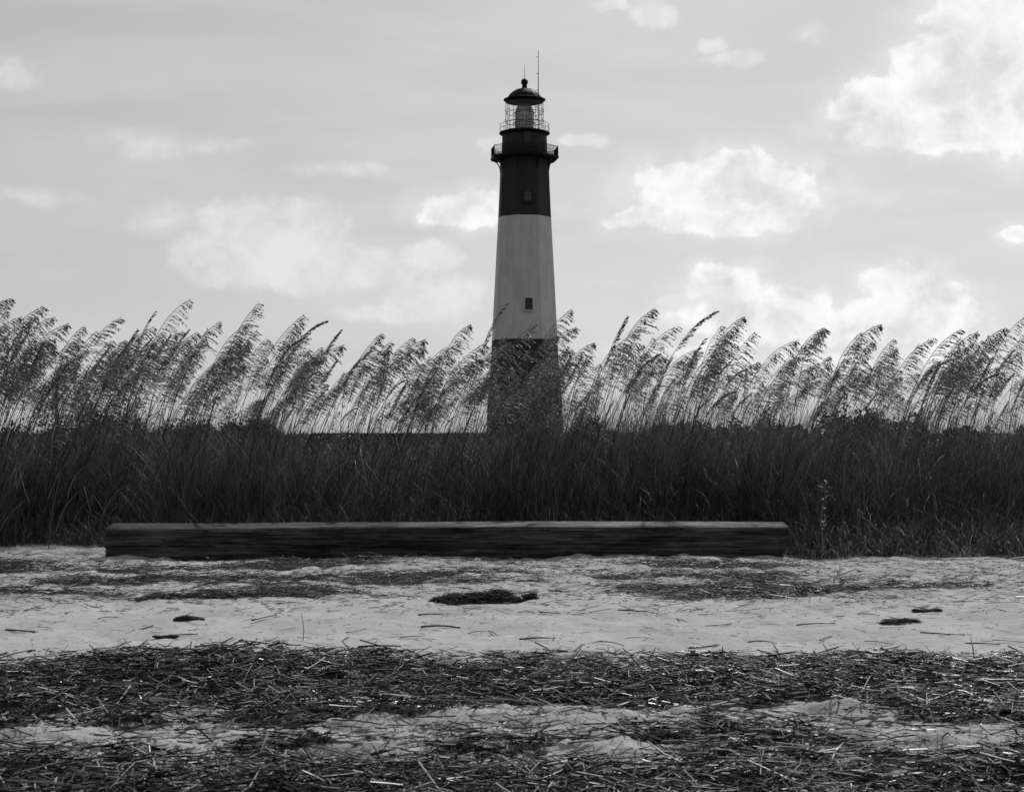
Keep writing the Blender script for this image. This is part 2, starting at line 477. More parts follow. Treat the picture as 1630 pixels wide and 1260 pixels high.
def glass_mat():
    m, b, bs, out = mat_new('lantern_glass')
    tr = b.n('ShaderNodeBsdfTransparent'); tr.inputs[0].default_value = (0.98, 0.98, 0.98, 1)
    gl = b.n('ShaderNodeBsdfGlossy'); gl.inputs['Roughness'].default_value = 0.02
    mx = b.n('ShaderNodeMixShader'); mx.inputs[0].default_value = 0.03
    b.link(tr.outputs[0], mx.inputs[1]); b.link(gl.outputs[0], mx.inputs[2]); b.link(mx.outputs[0], out.inputs[0])
    return m
M_glass = glass_mat()
def lens_mat():
    m, b, bs, out = mat_new('fresnel_lens')
    t = b.n('ShaderNodeTexCoord').outputs['Object']
    tr = b.n('ShaderNodeBsdfTransparent'); tr.inputs[0].default_value = (0.66, 0.66, 0.66, 1)
    bs.inputs['Base Color'].default_value = (0.42, 0.42, 0.42, 1)
    bs.inputs['Roughness'].default_value = 0.25
    mx = b.n('ShaderNodeMixShader')
    n = b.noise(t, 1.1, 4, 0.6)
    b.link(b.ramp(n, 0.35, 0.65, 0.50, 0.75), mx.inputs[0])
    b.link(tr.outputs[0], mx.inputs[1]); b.link(bs.outputs[0], mx.inputs[2]); b.link(mx.outputs[0], out.inputs[0])
    return m
M_lens = lens_mat()

# ------------------------------------------------------------------ ground: one sheet
def ground():
    def geo(a, b, n): return list(np.geomspace(a, b, n))
    xs = np.arange(-8.6, 8.61, 0.035)
    xo = np.array(geo(8.8, 3500, 42)); xs = np.concatenate([-xo[::-1], xs, xo])
    ys = np.concatenate([[-3000, -600, -120, -30, -8, -2, 1], np.arange(2, 5.6, 0.15), np.arange(5.6, 11.2, 0.02),
                         np.arange(11.2, 19.6, 0.045), np.arange(19.6, 35, 0.25), geo(35.3, 5000, 60)])
    X, Y = np.meshgrid(xs, ys)
    Z = height(X, Y)
    nx, ny = len(xs), len(ys)
    V = np.stack([X, Y, Z], -1).reshape(-1, 3)
    i = np.arange(nx * ny).reshape(ny, nx)
    F = np.stack([i[:-1, :-1], i[:-1, 1:], i[1:, 1:], i[1:, :-1]], -1).reshape(-1, 4)
    o = add_mesh('ground', V, F, M_sand, smooth=True)
    a = o.data.attributes.new('litter', 'FLOAT', 'POINT'); a.data.foreach_set('value', wrack(X, Y).ravel().astype(np.float32))
    a = o.data.attributes.new('soil', 'FLOAT', 'POINT')
    a.data.foreach_set('value', sst(Y, grass_edge(X) - 0.1, grass_edge(X) + 0.5).ravel().astype(np.float32))
    tag(o, kind='structure')
ground()

# ------------------------------------------------------------------ lighthouse
LY = 200.0
S = LY / FPX
def zL(py): return at(835, py, LY).z
def lighthouse():
    c = at(835.0, 690, LY)
    root = empty('lighthouse', (c.x, LY, hz(c.x, LY) - 0.3))
    tag(root, 'tall octagonal lighthouse with black top, white middle and black base behind the sea oats', 'lighthouse')
    z0 = root.location.z
    Z = lambda py: zL(py) - z0
    A0 = R(-15)
    K = 1 / 0.966
    # shaft
    prof = [(62, 0.0), (59.3, Z(640)), (53.6, Z(575)), (52.2, Z(541.5)), (48.6, Z(470)), (45.0, Z(400)), (42.2, Z(347)), (40.0, Z(300)), (38.6, Z(262)), (38.3, Z(250))]
    sh = MB()
    for i in range(len(prof) - 1):
        rings = []
        for (hw, z) in (prof[i], prof[i + 1]):
            r = hw * S * K
            rings.append([Vector((r * math.sin(A0 + j * math.pi / 4), -r * math.cos(A0 + j * math.pi / 4), z)) for j in range(8)])
        sh.rings(rings, cap=False, mi=1 if 3 <= i < 6 else 0)
    sh.build('shaft', None, root, mats=[M_black, M_white])
    # service room between galleries
    sr = MB(); sr.lathe([(37.6 * S, Z(250)), (36.6 * S, Z(235)), (35.6 * S, Z(216)), (35.4 * S, Z(211.5))], 8, A0)
    # fuller: 24 sided drum with a collar
    sr = MB(); sr.lathe([(37.0 * S, Z(250.5)), (36.2 * S, Z(232)), (35.5 * S, Z(211.5))], 32, A0)
    sr.build('watch_room', M_black, root)
    # windows on the face turned to the beach (normal 7.5 deg)
    na = R(7.5)
    def window(py, w_px, h_px, name='window', recess=0.10, framed=True):
        hw = np.interp(Z(py), [p[1] for p in prof], [p[0] for p in prof]) * S * K * math.cos(R(22.5))
        hw2 = np.interp(Z(py - h_px), [p[1] for p in prof], [p[0] for p in prof]) * S * K * math.cos(R(22.5))
        hw1 = np.interp(Z(py + h_px), [p[1] for p in prof], [p[0] for p in prof]) * S * K * math.cos(R(22.5))
        slope = math.atan2(hw1 - hw2, 2 * h_px * S)
        M = Matrix.Rotation(na, 3, 'Z') @ Matrix.Rotation(-slope, 3, 'X')
        org = Matrix.Rotation(na, 3, 'Z') @ Vector((0, -hw, 0)) + Vector((0, 0, Z(py)))
        W, H = w_px * S / 2, h_px * S / 2
        t = 0.10
        f = MB()
        f.box(-W - t, -W, -0.16, 0.05, -H - t, H + t, rot=M, org=org)
        f.box(W, W + t, -0.16, 0.05, -H - t, H + t, rot=M, org=org)
        f.box(-W, W, -0.158, 0.05, H, H + t, rot=M, org=org)
        f.box(-W - 0.15, W + 0.15, -0.24, 0.05, -H - t - 0.12, -H - t, rot=M, org=org)
        fo = f.build(name, M_black if py < 340 else M_white, root)
        p = MB(); p.box(-W, W, -0.03, 0.03, -H, H, rot=M, org=org); p.build('pane', M_pane, fo)
        g = MB()
        for k in (1, 2):
            x = -W + 2 * W * k / 3
            g.box(x - 0.045, x + 0.045, -0.075, -0.031, -H, H, rot=M, org=org)
        for k in (1, 2, 3):
            z = -H + 2 * H * k / 4
            g.box(-W, W, -0.072, -0.033, z - 0.045, z + 0.045, rot=M, org=org)
        g.build('glazing_bars', M_bar if py < 340 else M_door, fo)
    window(487, 12, 18)
    window(317, 12, 16)
    # small dark doorway of the watch room
    d = MB(); rw = 36.4 * S
    Mr = Matrix.Rotation(na, 3, 'Z'); og = Mr @ Vector((0, -rw, 0)) + Vector((0, 0, Z(226)))
    d.box(-0.42, 0.42, -0.03, 0.25, -0.8, 0.75, rot=Mr, org=og)
    do = d.build('door', M_door, root)
    d = MB(); d.box(-0.5, 0.5, -0.06, 0.2, 0.75, 0.87, rot=Mr, org=og); d.build('lintel', M_black, do)
    # lower gallery: octagonal deck, brackets, picket railing
    RG = 54.5 * S * K
    def oct(r, z, k): return Vector((r * math.sin(A0 + k * math.pi / 4), -r * math.cos(A0 + k * math.pi / 4), z))
    g = MB(); g.lathe([(RG * 0.93, Z(255.0)), (RG, Z(253.5)), (RG, Z(250.5)), (RG * 0.99, Z(250))], 8, A0)
    g.build('gallery_deck', M_iron, root)
    rail = MB()
    zt, zb = Z(250), Z(250) + 1.12
    for k in range(8):
        a, b = oct(RG * 0.975, 0, k), oct(RG * 0.975, 0, k + 1)
        for hgt, rr in ((1.12, 0.035), (0.60, 0.018), (0.12, 0.02)):
            rail.tube([a + Vector((0, 0, zt + hgt)), b + Vector((0, 0, zt + hgt))], rr, 5)
        n = 26
        for j in range(n):
            p = a.lerp(b, j / n)
            rail.tube([p + Vector((0, 0, zt)), p + Vector((0, 0, zt + (1.22 if j == 0 else 1.11)))], 0.05 if j == 0 else 0.024, 4)
    rail.build('gallery_railing', M_iron, root)
    # brackets
    for k in range(8):
        b = MB()
        a = A0 + k * math.pi / 4
        rr = RG
        r1 = 38.6 * S * K
        dr = Vector((math.sin(a), -math.cos(a), 0))
        pts = []
        for t in np.linspace(0, 1, 8):
            # quarter curve from shaft up and out to the deck
            rad = r1 + (rr * 0.95 - r1) * (1 - math.cos(t * math.pi / 2))
            pts.append(dr * rad + Vector((0, 0, Z(273) + (Z(254.5) - Z(273)) * math.sin(t * math.pi / 2))))
        b.tube(pts, 0.07, 5)
        pts2 = [dr * (r1 + (rr * 0.72 - r1) * (1 - math.cos(t * math.pi / 2))) + Vector((0, 0, Z(268) + (Z(254.5) - Z(268)) * math.sin(t * math.pi / 2))) for t in np.linspace(0, 1, 6)]
        b.tube(pts2, 0.045, 5)
        b.build('bracket', M_iron, root)
    # upper gallery
    u = MB(); u.lathe([(35.6 * S, Z(216.5)), (38.5 * S, Z(214.5)), (40.5 * S, Z(213.4)), (40.5 * S, Z(211.6)), (39.5 * S, Z(211))], 40)
    u.build('upper_deck', M_iron, root)
    ur = MB(); zt = Z(211.4)
    for hgt in (1.02, 0.5):
        pts = [Vector((39.5 * S * math.sin(a), -39.5 * S * math.cos(a), zt + hgt)) for a in np.linspace(0, 2 * math.pi, 33)]
        ur.tube(pts, 0.022, 5, cap=False)
    for k in range(16):
        a = 2 * math.pi * (k + 0.5) / 16
        p = Vector((39.5 * S * math.sin(a), -39.5 * S * math.cos(a), zt))
        ur.tube([p, p + Vector((0, 0, 1.08))], 0.024, 5)
    ur.build('upper_railing', M_iron, root)
    # lantern room
    RL = 30 * S
    lb = MB(); lb.lathe([(RL * 1.02, Z(211.4)), (RL * 1.02, Z(208.4)), (RL * 0.98, Z(208.4))], 32); lb.build('lantern_curb', M_iron, root)
    zb, zt = Z(208.4), Z(162.9)
    mu = MB(); n = 12
    for k in range(n):
        a = 2 * math.pi * (k + 0.2) / n
        p = Vector((RL * math.sin(a), -RL * math.cos(a), 0))
        mu.tube([p + Vector((0, 0, zb)), p + Vector((0, 0, zt))], 0.034, 6)
        for zz in (zb + (zt - zb) * 0.36, zb + (zt - zb) * 0.70):
            q = p * 1.02 + Vector((0, 0, zz)); mu.tube([q - Vector((0, 0, 0.09)), q + Vector((0, 0, 0.09))], 0.065, 6)
    for f_ in (0.29, 0.625):
        zz = zb + (zt - zb) * f_
        mu.tube([Vector((RL * math.sin(a), -RL * math.cos(a), zz)) for a in np.linspace(0, 2 * math.pi, 33)], 0.04, 5, cap=False)
    mu.build('glazing_bars', M_mull, root)
    gl = MB(); gl.lathe([(RL * 0.985, zb), (RL * 0.985, zt)], 28, cap=False); gl.build('lantern_glass', M_glass, root, smooth=True)
    # lens with its brass ribs
    le = MB()
    pr = [(4, 208), (14.5, 208), (15.5, 203), (15.8, 196), (15.2, 188), (15.6, 180), (14, 175), (11, 170), (8, 166), (6.5, 163)]
    le.lathe([(r * S, Z(y)) for r, y in pr], 24)
    lo = le.build('lens', M_lens, root, smooth=True)
    rb = MB()
    for k in range(4):
        a = 2 * math.pi * (k + 0.35) / 4
        rb.tube([Vector((r * S * 1.02 * math.sin(a), -r * S * 1.02 * math.cos(a), Z(y))) for r, y in pr[1:]], 0.035, 5)
    for r, y in ((15.8, 196), (15.6, 180)):
        rb.tube([Vector((r * S * 1.03 * math.sin(a), -r * S * 1.03 * math.cos(a), Z(y))) for a in np.linspace(0, 2 * math.pi, 25)], 0.05, 5, cap=False)
    rb.build('lens_frame', M_mull, lo)
    # roof
    rf = MB()
    prf = [(29.8, 163.2), (30.5, 161.6), (33.4, 160.2), (33.8, 158.8), (31.5, 158.2), (27.6, 157.2), (26.4, 155), (24.4, 151.8), (21.5, 148.6), (17.5, 145.6), (12.5, 143.2), (6.4, 141.6)]
    rf.lathe([(r * S, Z(y)) for r, y in prf], 32)
    ro = rf.build('roof', M_iron, root)
    rr = MB()
    for k in range(12):
        a = 2 * math.pi * k / 12
        rr.tube([Vector(((r + 0.2) * S * math.sin(a), -(r + 0.2) * S * math.cos(a), Z(y))) for r, y in prf[4:]], 0.035, 4)
    rr.build('roof_ribs', M_iron, ro)
    fb = MB()
    pf = [(6.4, 142.6), (6.4, 141), (4.2, 140), (4.0, 138.2), (4.6, 137.6), (4.0, 136.8), (3.4, 136.2)]
    for t in np.linspace(-0.8, 1.35, 12): pf.append((5.7 * math.cos(t), 131.0 - 5.6 * math.sin(t)))
    pf.append((0.5, 124.5)); pf.append((0.3, 121.5))
    fb.lathe([(r * S, Z(y)) for r, y in pf], 20)
    fo = fb.build('ball_finial', M_iron, root, smooth=True)
    lr_ = MB(); lr_.tube([(0, 0, Z(122)), (0, 0, Z(102))], [0.03, 0.015], 5); lr_.build('lightning_rod', M_mull, root)
    # whip antenna standing on the upper gallery
    ax = (857 - 835.5) * S; ay = -math.sqrt(max(0, (37.5 * S) ** 2 - ax ** 2))
    an = MB()
    an.tube([(ax, ay, Z(211.5)), (ax, ay, Z(150))], 0.055, 6); an.tube([(ax, ay, Z(150)), (ax + 0.02, ay, Z(88))], [0.055, 0.03], 6)
    for yy in (98, 124, 150, 176, 196):
        an.tube([(ax - 0.22, ay, Z(yy)), (ax + 0.06, ay, Z(yy))], 0.04, 5)
    an.build('antenna', M_mull, root)
lighthouse()

# ------------------------------------------------------------------ timber beam
def timber():
    xl, xr = XW(166, 19.1), XW(1254, 19.1)
    L = xr - xl
    xc = (xl + xr) / 2
    zb = -0.05 + float(np.mean(height(np.linspace(xl, xr, 30), np.full(30, 19.0))))
    W, H = 0.44, at(815, 836, 19).z - zb
    # cross-section: front bottom -> front top -> back top -> back bottom
    c = 0.045
    prof = []
    for t in np.linspace(0, 1, 14): prof.append((-W / 2, c + t * (H - 2 * c), 'f'))
    prof += [(-W / 2 + 0.012, H - c * 0.4, 'e'), (-W / 2 + 0.04, H, 'e')]
    for t in np.linspace(0.12, 0.88, 7): prof.append((-W / 2 + t * W, H, 't'))
    prof += [(W / 2 - 0.04, H, 'e'), (W / 2, H - c, 'e'), (W / 2, c, 'b'), (W / 2 - 0.04, 0, 'b'), (-W / 2 + 0.04, 0, 'b')]
    n = 420
    us = np.linspace(-L / 2, L / 2, n)
    rings = []
    for i, u in enumerate(us):
        ring = []
        endl = (u + L / 2); endr = (L / 2 - u)
        for j, (y, z, k) in enumerate(prof):
            nn = float(N1.fbm(np.array([u * 1.3]), np.array([j * 0.9]), 4)) - 0.5
            n2 = float(N2.fbm(np.array([u * 7.0]), np.array([j * 1.7]), 3)) - 0.5
            yy, zz, uu = y + nn * 0.035 + n2 * 0.012, z, u
            if k in 'te': zz += nn * 0.010 + n2 * 0.008
            # long check along the face
            zc = H * (0.42 - 0.02 * u / L + 0.03 * math.sin(u * 1.1))
            if k == 'f':
                g = math.exp(-((z - zc) / 0.018) ** 2) * (0.6 + 0.4 * math.sin(u * 0.9 + 1))
                yy += 0.045 * g
            # worn ends
            e = min(endl, endr)
            if e < 0.10:
                f = (1 - e / 0.10)
                yy *= 1 - 0.03 * f * f; zz = H / 2 + (zz - H / 2) * (1 - 0.03 * f ** 3)
            if endr < 0.08 and z < H * 0.45: uu -= 0.03 + 0.05 * abs(nn) * 4 * (1 - endr / 0.08)
            if endl < 0.08: uu += (0.16 * abs(nn) + 0.10 * abs(n2)) * (1 - endl / 0.08)
            zz += 0.03 * math.sin(u * 0.55 + 0.6) * 0.4
            ring.append(Vector((uu, yy, zz)))
        rings.append(ring)
    b = MB(); b.rings(rings)
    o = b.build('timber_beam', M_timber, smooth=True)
    o.location = (xc, 19.05 + W / 2, zb)
    o.rotation_euler = (R(5.5), 0, 0)
    try:
        for p in o.data.polygons:
            if len(p.vertices) > 4: p.use_smooth = False
    except Exception: pass
    tag(o, 'long squared dark timber beam lying on the sand in front of the grass', 'timber beam')
timber()

# ------------------------------------------------------------------ sea oats
def oat_variant(seed):
    """returns arrays for stem, head, leaves; tip offset"""
    r = random.Random(seed)
    L = 2.0
    n = 26
    th0 = R(r.uniform(2, 12)); th1 = R(r.uniform(15, 36)); th2 = th1 + R(r.uniform(12, 50))
    spear = seed % 8 == 3
    side = r.uniform(-0.12, 0.12)
    pts = [Vector((0, 0, 0))]
    dirs = []
    for i in range(n):
        t = (i + 0.5) / n
        th = th0 + (th1 - th0) * min(1, t / 0.72) + (th2 - th1) * max(0, (t - 0.72) / 0.28) ** 1.5
        d = Vector((math.sin(th), side * t, math.cos(th))).normalized()
        dirs.append(d); pts.append(pts[-1] + d * (L / n))
    dirs.append(dirs[-1])
    sm = MB()
    sm.tube(pts[:-1], [0.0052 - 0.0030 * i / n for i in range(n)], 4, cap=False)
    # seed head
    V = []; F = []
    def kite(p, d, ln, wd):
        s = d.cross(Vector((r.gauss(0, 1), r.gauss(0, 1), r.gauss(0, 1)))).normalized() * wd
        b = len(V)
        V.extend([p, p + d * ln * 0.42 + s, p + d * ln, p + d * ln * 0.42 - s]); F.append((b, b + 1, b + 2, b + 3))
    pl = r.uniform(0.17, 0.33)
    i0 = 1 - pl
    nb = r.randint(26, 38)
    dense = r.uniform(0.6, 1.3)
    clump = r.uniform(0.25, 0.6); ph = r.uniform(0, 3); bow = r.uniform(0.16, 0.32)
    for k in range(nb):
        t = i0 + pl * (k + r.random()) / nb
        f = t * n; i = min(int(f), n - 1)
        p = pts[i].lerp(pts[i + 1], f - i)
        ax = dirs[i]
        q = (t - i0) / pl
        bl = 0.84 * (0.10 + 0.17 * math.sin(math.pi * min(1, q * 0.75 + 0.22))) * r.uniform(0.7, 1.15) * (1 - 0.55 * q)
        out = Vector((r.uniform(0.2, 1.0), r.gauss(0, 0.3), r.uniform(-0.4, 0.1)))
        bl *= 0.55 + 0.75 * abs(math.sin(k * clump + ph)) if not spear else 0.5
        if spear: out *= 0.35
        d = (ax * 1.2 + out).normalized()
        seg = 6
        bp = p.copy(); prev = p.copy()
        for sgi in range(seg):
            d = (d + Vector((0.14, 0, -bow)) * (0.25 if spear else 1)).normalized()
            prev = bp.copy(); bp = bp + d * (bl / seg)
            b = len(V); wv = Vector((0.0004, 0.0012, 0.0014))
            V.extend([prev - wv, prev + wv, bp + wv, bp - wv]); F.append((b, b + 1, b + 2, b + 3))
            if sgi >= 1:
                for _ in range(1 if r.random() > 0.45 * dense else 2):
                    dd = (d + Vector((r.gauss(0.02, .2), r.gauss(0, .26), r.gauss(-.10, .2)))).normalized()
                    kite(prev.lerp(bp, r.random()), dd, r.uniform(0.024, 0.040), r.uniform(0.0044, 0.0070))
    for k in range(10):
        kite(pts[-1] - dirs[-1] * 0.01 * k, (dirs[-1] + Vector((r.gauss(0, .3), r.gauss(0, .3), r.gauss(0, .3)))).normalized(), 0.026, 0.005)
    # leaves
    LV = []; LF = []
    for k in range(r.randint(4, 6)):
        t = r.uniform(0.03, 0.42)
        f = t * n; i = int(f)
        p = pts[i].copy()
        a = r.gauss(0, 1.0)
        d = Vector((math.cos(a) * 0.40, math.sin(a) * 0.40, 1)).normalized()
        ll = r.uniform(0.45, 0.85); w0 = r.uniform(0.003, 0.0055)
        s = Vector((-math.sin(a), math.cos(a), 0))
        b = len(LV); m = 9
        for j in range(m + 1):
            q = j / m
            LV.extend([p - s * w0 * (1 - q ** 1.5), p + s * w0 * (1 - q ** 1.5)])
            d = (d + Vector((0.06, 0, -0.09 - 0.08 * q))).normalized(); p = p + d * (ll / m)
        for j in range(m): LF.append((b + 2 * j, b + 2 * j + 1, b + 2 * j + 3, b + 2 * j + 2))
    return dict(stem=(np.array(sm.V), np.array(sm.F)), head=(np.array(V), np.array(F)), leaf=(np.array(LV), np.array(LF)),
                tip=pts[-1].copy())

variants = [oat_variant(100 + i) for i in range(40)]
for i, v in enumerate(variants):
    v['meshes'] = None

def oat_plant(px, py, Y, label, group='sea oat stalks along the dune', vi=None, rz=None):
    """a stalk whose tip stands at the given spot"""
    vi = random.randrange(len(variants)) if vi is None else vi
    v = variants[vi]
    rz = random.gauss(0, 0.42) if rz is None else rz
    tip = at(px, py, Y)
    ca, sa = math.cos(rz), math.sin(rz)
    ox, oy = v['tip'].x * ca - v['tip'].y * sa, v['tip'].x * sa + v['tip'].y * ca
    g = hz(tip.x - ox, Y - oy)
    s = min(1.32, max(0.5, (tip.z - g) / v['tip'].z))
    bx, by = tip.x - ox * s, Y - oy * s
    root = empty('sea_oat', (bx, by, tip.z - v['tip'].z * s), rz)
    lean = random.gauss(0, 0.07)   # each leans a little differently, the foot moves so the tip stays
    root.rotation_euler = (random.gauss(0, 0.05), lean, rz)
    q = root.rotation_euler.to_matrix() @ (v['tip'] * s)
    root.location = (tip.x - q.x, tip.y - q.y, tip.z - q.z)
    root.scale = (s, s, s)
    tag(root, label, 'sea oat', group)
    if v['meshes'] is None:
        a = add_mesh('stem', *v['stem'], M_stem, root)
        b = add_mesh('seed_head', *v['head'], M_seed, root)
        c = add_mesh('leaves', *v['leaf'], M_grass, root)
        v['meshes'] = (a.data, b.data, c.data)
    else:
        for nm, me in zip(('stem', 'seed_head', 'leaves'), v['meshes']):
            o = bpy.data.objects.new(nm, me); o.parent = root; col.objects.link(o)
    return root

TIPS = [(18,475),(47,510),(68,488),(85,505),(108,516),(132,520),(152,528),(190,507),(246,498),(218,526),(302,477),(348,513),(411,484),(407,527),(424,540),
        (456,545),(482,502),(519,511),(541,527),(546,550),(605,532),(622,544),(656,538),(676,541),(710,553),(728,548),(770,548),
        (805,486),(851,515),(878,556),(907,494),(915,522),(944,546),(1041,492),(1078,520),(1140,496),(1150,518),(1183,505),(1200,530),(1156,540),
        (1233,568),(1310,522),(1312,524),(1370,531),(1401,517),(1422,540),(1425,553),(1462,549),(1529,525),(1554,529),(1562,543),(1600,522),(1630,506),(1632,536)]
DIST = {(18,475): 'tall sea oat plume nodding in from the left edge of the picture',
        (302,477): 'tallest sea oat plume left of the lighthouse, narrow and nearly upright at its tip',
        (246,498): 'slim sea oat plume just left of the tallest left hand plume',
        (411,484): 'sparse sea oat plume bowing far right on a long bare stem left of the lighthouse',
        (482,502): 'closed spear like sea oat head standing upright midway between left edge and lighthouse',
        (190,507): 'pointed sea oat plume standing clear above the left end of the timber beam',
        (805,486): 'thin comb like sea oat plume crossing the left edge of the lighthouse',
        (851,515): 'broad sea oat plume in front of the lighthouse reaching up into its white band',
        (878,556): 'thick sea oat plume bent flat across the black base of the lighthouse',
        (907,494): 'narrow upright sea oat head at the right edge of the lighthouse',
        (1041,492): 'tall full sea oat plume, first big one standing free right of the lighthouse',
        (1140,496): 'tall nodding sea oat plume, second big one right of the lighthouse',
        (1183,505): 'slim pointed sea oat plume beside the second big plume right of the lighthouse',
        (1310,522): 'feathery sea oat plume above the right end of the timber beam',
        (1401,517): 'tallest sea oat plume of the bunch right of the beam end',
        (1462,549): 'small spear shaped sea oat head on the bare gap near the right side',
        (1529,525): 'narrow pointed sea oat tip rising from the dense bunch near the right side',
        (1630,506): 'high sea oat plume leaning out past the right edge of the picture'}
SECT = [(75, 'at the far left edge'), (165, 'left of the beam'), (270, 'above the left end of the beam'), (380, 'right of the tall left shrub'),
        (480, 'above the dome shaped shrub'), (600, 'above the left end of the boardwalk'), (700, 'above the middle of the boardwalk'), (785, 'touching the lighthouse on its left'),
        (905, 'in front of the lighthouse'), (1010, 'just right of the lighthouse'), (1120, 'halfway from lighthouse to beam end'), (1210, 'before the small round shrub'),
        (1310, 'above the beam end'), (1420, 'before the big peaked shrub'), (1520, 'right of the big peaked shrub'), (9999, 'at the far right edge')]
def where(px):
    for lim, t in SECT:
        if px < lim: return t
def section(px, py=None):
    e = (py or 0) - env(px)
    h = 'high' if e < 18 else 'middle height' if e < 48 else 'low'
    return h + ' drooping sea oat stalk ' + where(px)
def sgroup(px): return 'sea oats ' + where(px)

tx = np.array([p[0] for p in TIPS], float); ty = np.array([p[1] for p in TIPS], float)
order = np.argsort(tx); tx, ty = tx[order], ty[order]
def env(px):
    """smoothed skyline of the plumes"""
    wgt = np.exp(-((tx - px) / 30.0) ** 2) + 1e-6
    return float((wgt * ty).sum() / wgt.sum())

for (px, py) in TIPS:
    oat_plant(px, py, random.uniform(21.0, 23.0), DIST.get((px, py), section(px, py)), sgroup(px), rz=random.gauss(0, 0.15))
placed = len(TIPS)
def density(px):
    # fewer plumes above the low gaps of the photograph
    d = 1.0
    for c, wd, k in ((165, 14, .5), (500, 10, .3), (640, 10, .3), (1100, 14, .4), (1160, 8, .3), (1290, 10, .4), (1500, 12, .4), (1580, 12, .4),(230, 30, .3), (340, 40, .35), (440, 20, .4), (565, 30, .6), (975, 35, .7), (1215, 20, .5), (1445, 14, .6), (720, 20, .3), (390, 30, .3)):
        d -= k * math.exp(-((px - c) / wd) ** 2)
    if px > 1240: d *= 1.25
    return max(0.08, d) / 1.25
stuff = []
while placed < 300:
    q = random.random()
    if random.random() < 0.72:      # crowding round the tall ones
        k = random.randrange(len(tx)); px = tx[k] + random.gauss(-14, 17) - 20 * q; py = ty[k] + 10 + 92 * q ** 1.2
    else:
        px = random.uniform(-40, 1665); py = env(px + 10) + 25 + 85 * q
        if random.random() > density(px): continue
    if random.random() > density(px) + 0.25: continue
    oat_plant(px, py, random.uniform(20.6, 24.0), section(px, py), sgroup(px))
    placed += 1

# the rest of the crowd, uncounted
def oats_rest(n):
    parts = {'stem': ([], []), 'head': ([], []), 'leaf': ([], [])}
    cnt = {'stem': 0, 'head': 0, 'leaf': 0}
    for _ in range(n):
        while True:
            px = random.uniform(-330, 1960)
            if random.random() < density(px) + 0.15: break
        if _ % 34 == 0: px = random.uniform(775, 930)
        py = (env(px + 10) if -40 < px < 1660 else 540) + 34 + 100 * random.random()
        if not (-40 < px < 1660): py -= 25
        if 770 < px < 930 and random.random() < 0.4: py = random.uniform(572, 665)
        Y = random.uniform(21.0, 25.5)
        v = random.choice(variants); rz = random.gauss(0, 0.5)
        tip = at(px, py, Y); ca, sa = math.cos(rz), math.sin(rz)
        Rm = np.array([[ca, -sa, 0], [sa, ca, 0], [0, 0, 1]])
        g = hz(tip.x - v['tip'].x, Y); s = min(1.3, max(0.5, (tip.z - g) / v['tip'].z))
        t = Rm @ np.array(v['tip']) * s
        org = np.array([tip.x, Y, tip.z]) - t
        for k in parts:
            V, F = v[k]
            parts[k][0].append(V @ Rm.T * s + org); parts[k][1].append(F + cnt[k]); cnt[k] += len(V)
    V = []; F = []; MI = []; base = 0
    for mi, k in enumerate(('stem', 'head', 'leaf')):
        v_ = np.concatenate(parts[k][0]); f_ = np.concatenate(parts[k][1])
        V.append(v_); F.append(f_ + base); MI.append(np.full(len(f_), mi)); base += len(v_)
    o = add_mesh('sea_oats', np.concatenate(V), np.concatenate(F), None, mats=[M_stem, M_seed, M_grass], mi=np.concatenate(MI))
    tag(o, 'mass of further sea oats crowding the dune behind the front stalks', 'sea oats', kind='stuff')
oats_rest(620)

# ------------------------------------------------------------------ leafy dune grass
def blades(B, H, W, ang, lean, droop, nseg=5):
    """B Nx3 bases, H lengths, W half widths, ang azimuth, lean initial tilt, droop per segment"""
    N = len(B)
    P = B.copy(); th = lean.copy()
    hx, hy = np.cos(ang), np.sin(ang)
    sx, sy = -hy, hx
    V = np.zeros((N, nseg + 1, 2, 3))
    for j in range(nseg + 1):
        q = j / nseg
        wj = W * (1 - q ** 2 * 0.92)
        V[:, j, 0, 0] = P[:, 0] - sx * wj; V[:, j, 0, 1] = P[:, 1] - sy * wj; V[:, j, 0, 2] = P[:, 2]
        V[:, j, 1, 0] = P[:, 0] + sx * wj; V[:, j, 1, 1] = P[:, 1] + sy * wj; V[:, j, 1, 2] = P[:, 2]
        st = H / nseg
        P = P + np.stack([np.sin(th) * hx * st, np.sin(th) * hy * st, np.cos(th) * st], -1)
        th = th + droop
    V = V.reshape(-1, 3)
    b = np.arange(N)[:, None] * (2 * (nseg + 1)) + np.arange(nseg)[None, :] * 2
    F = np.stack([b, b + 1, b + 3, b + 2], -1).reshape(-1, 4)
    return V, F

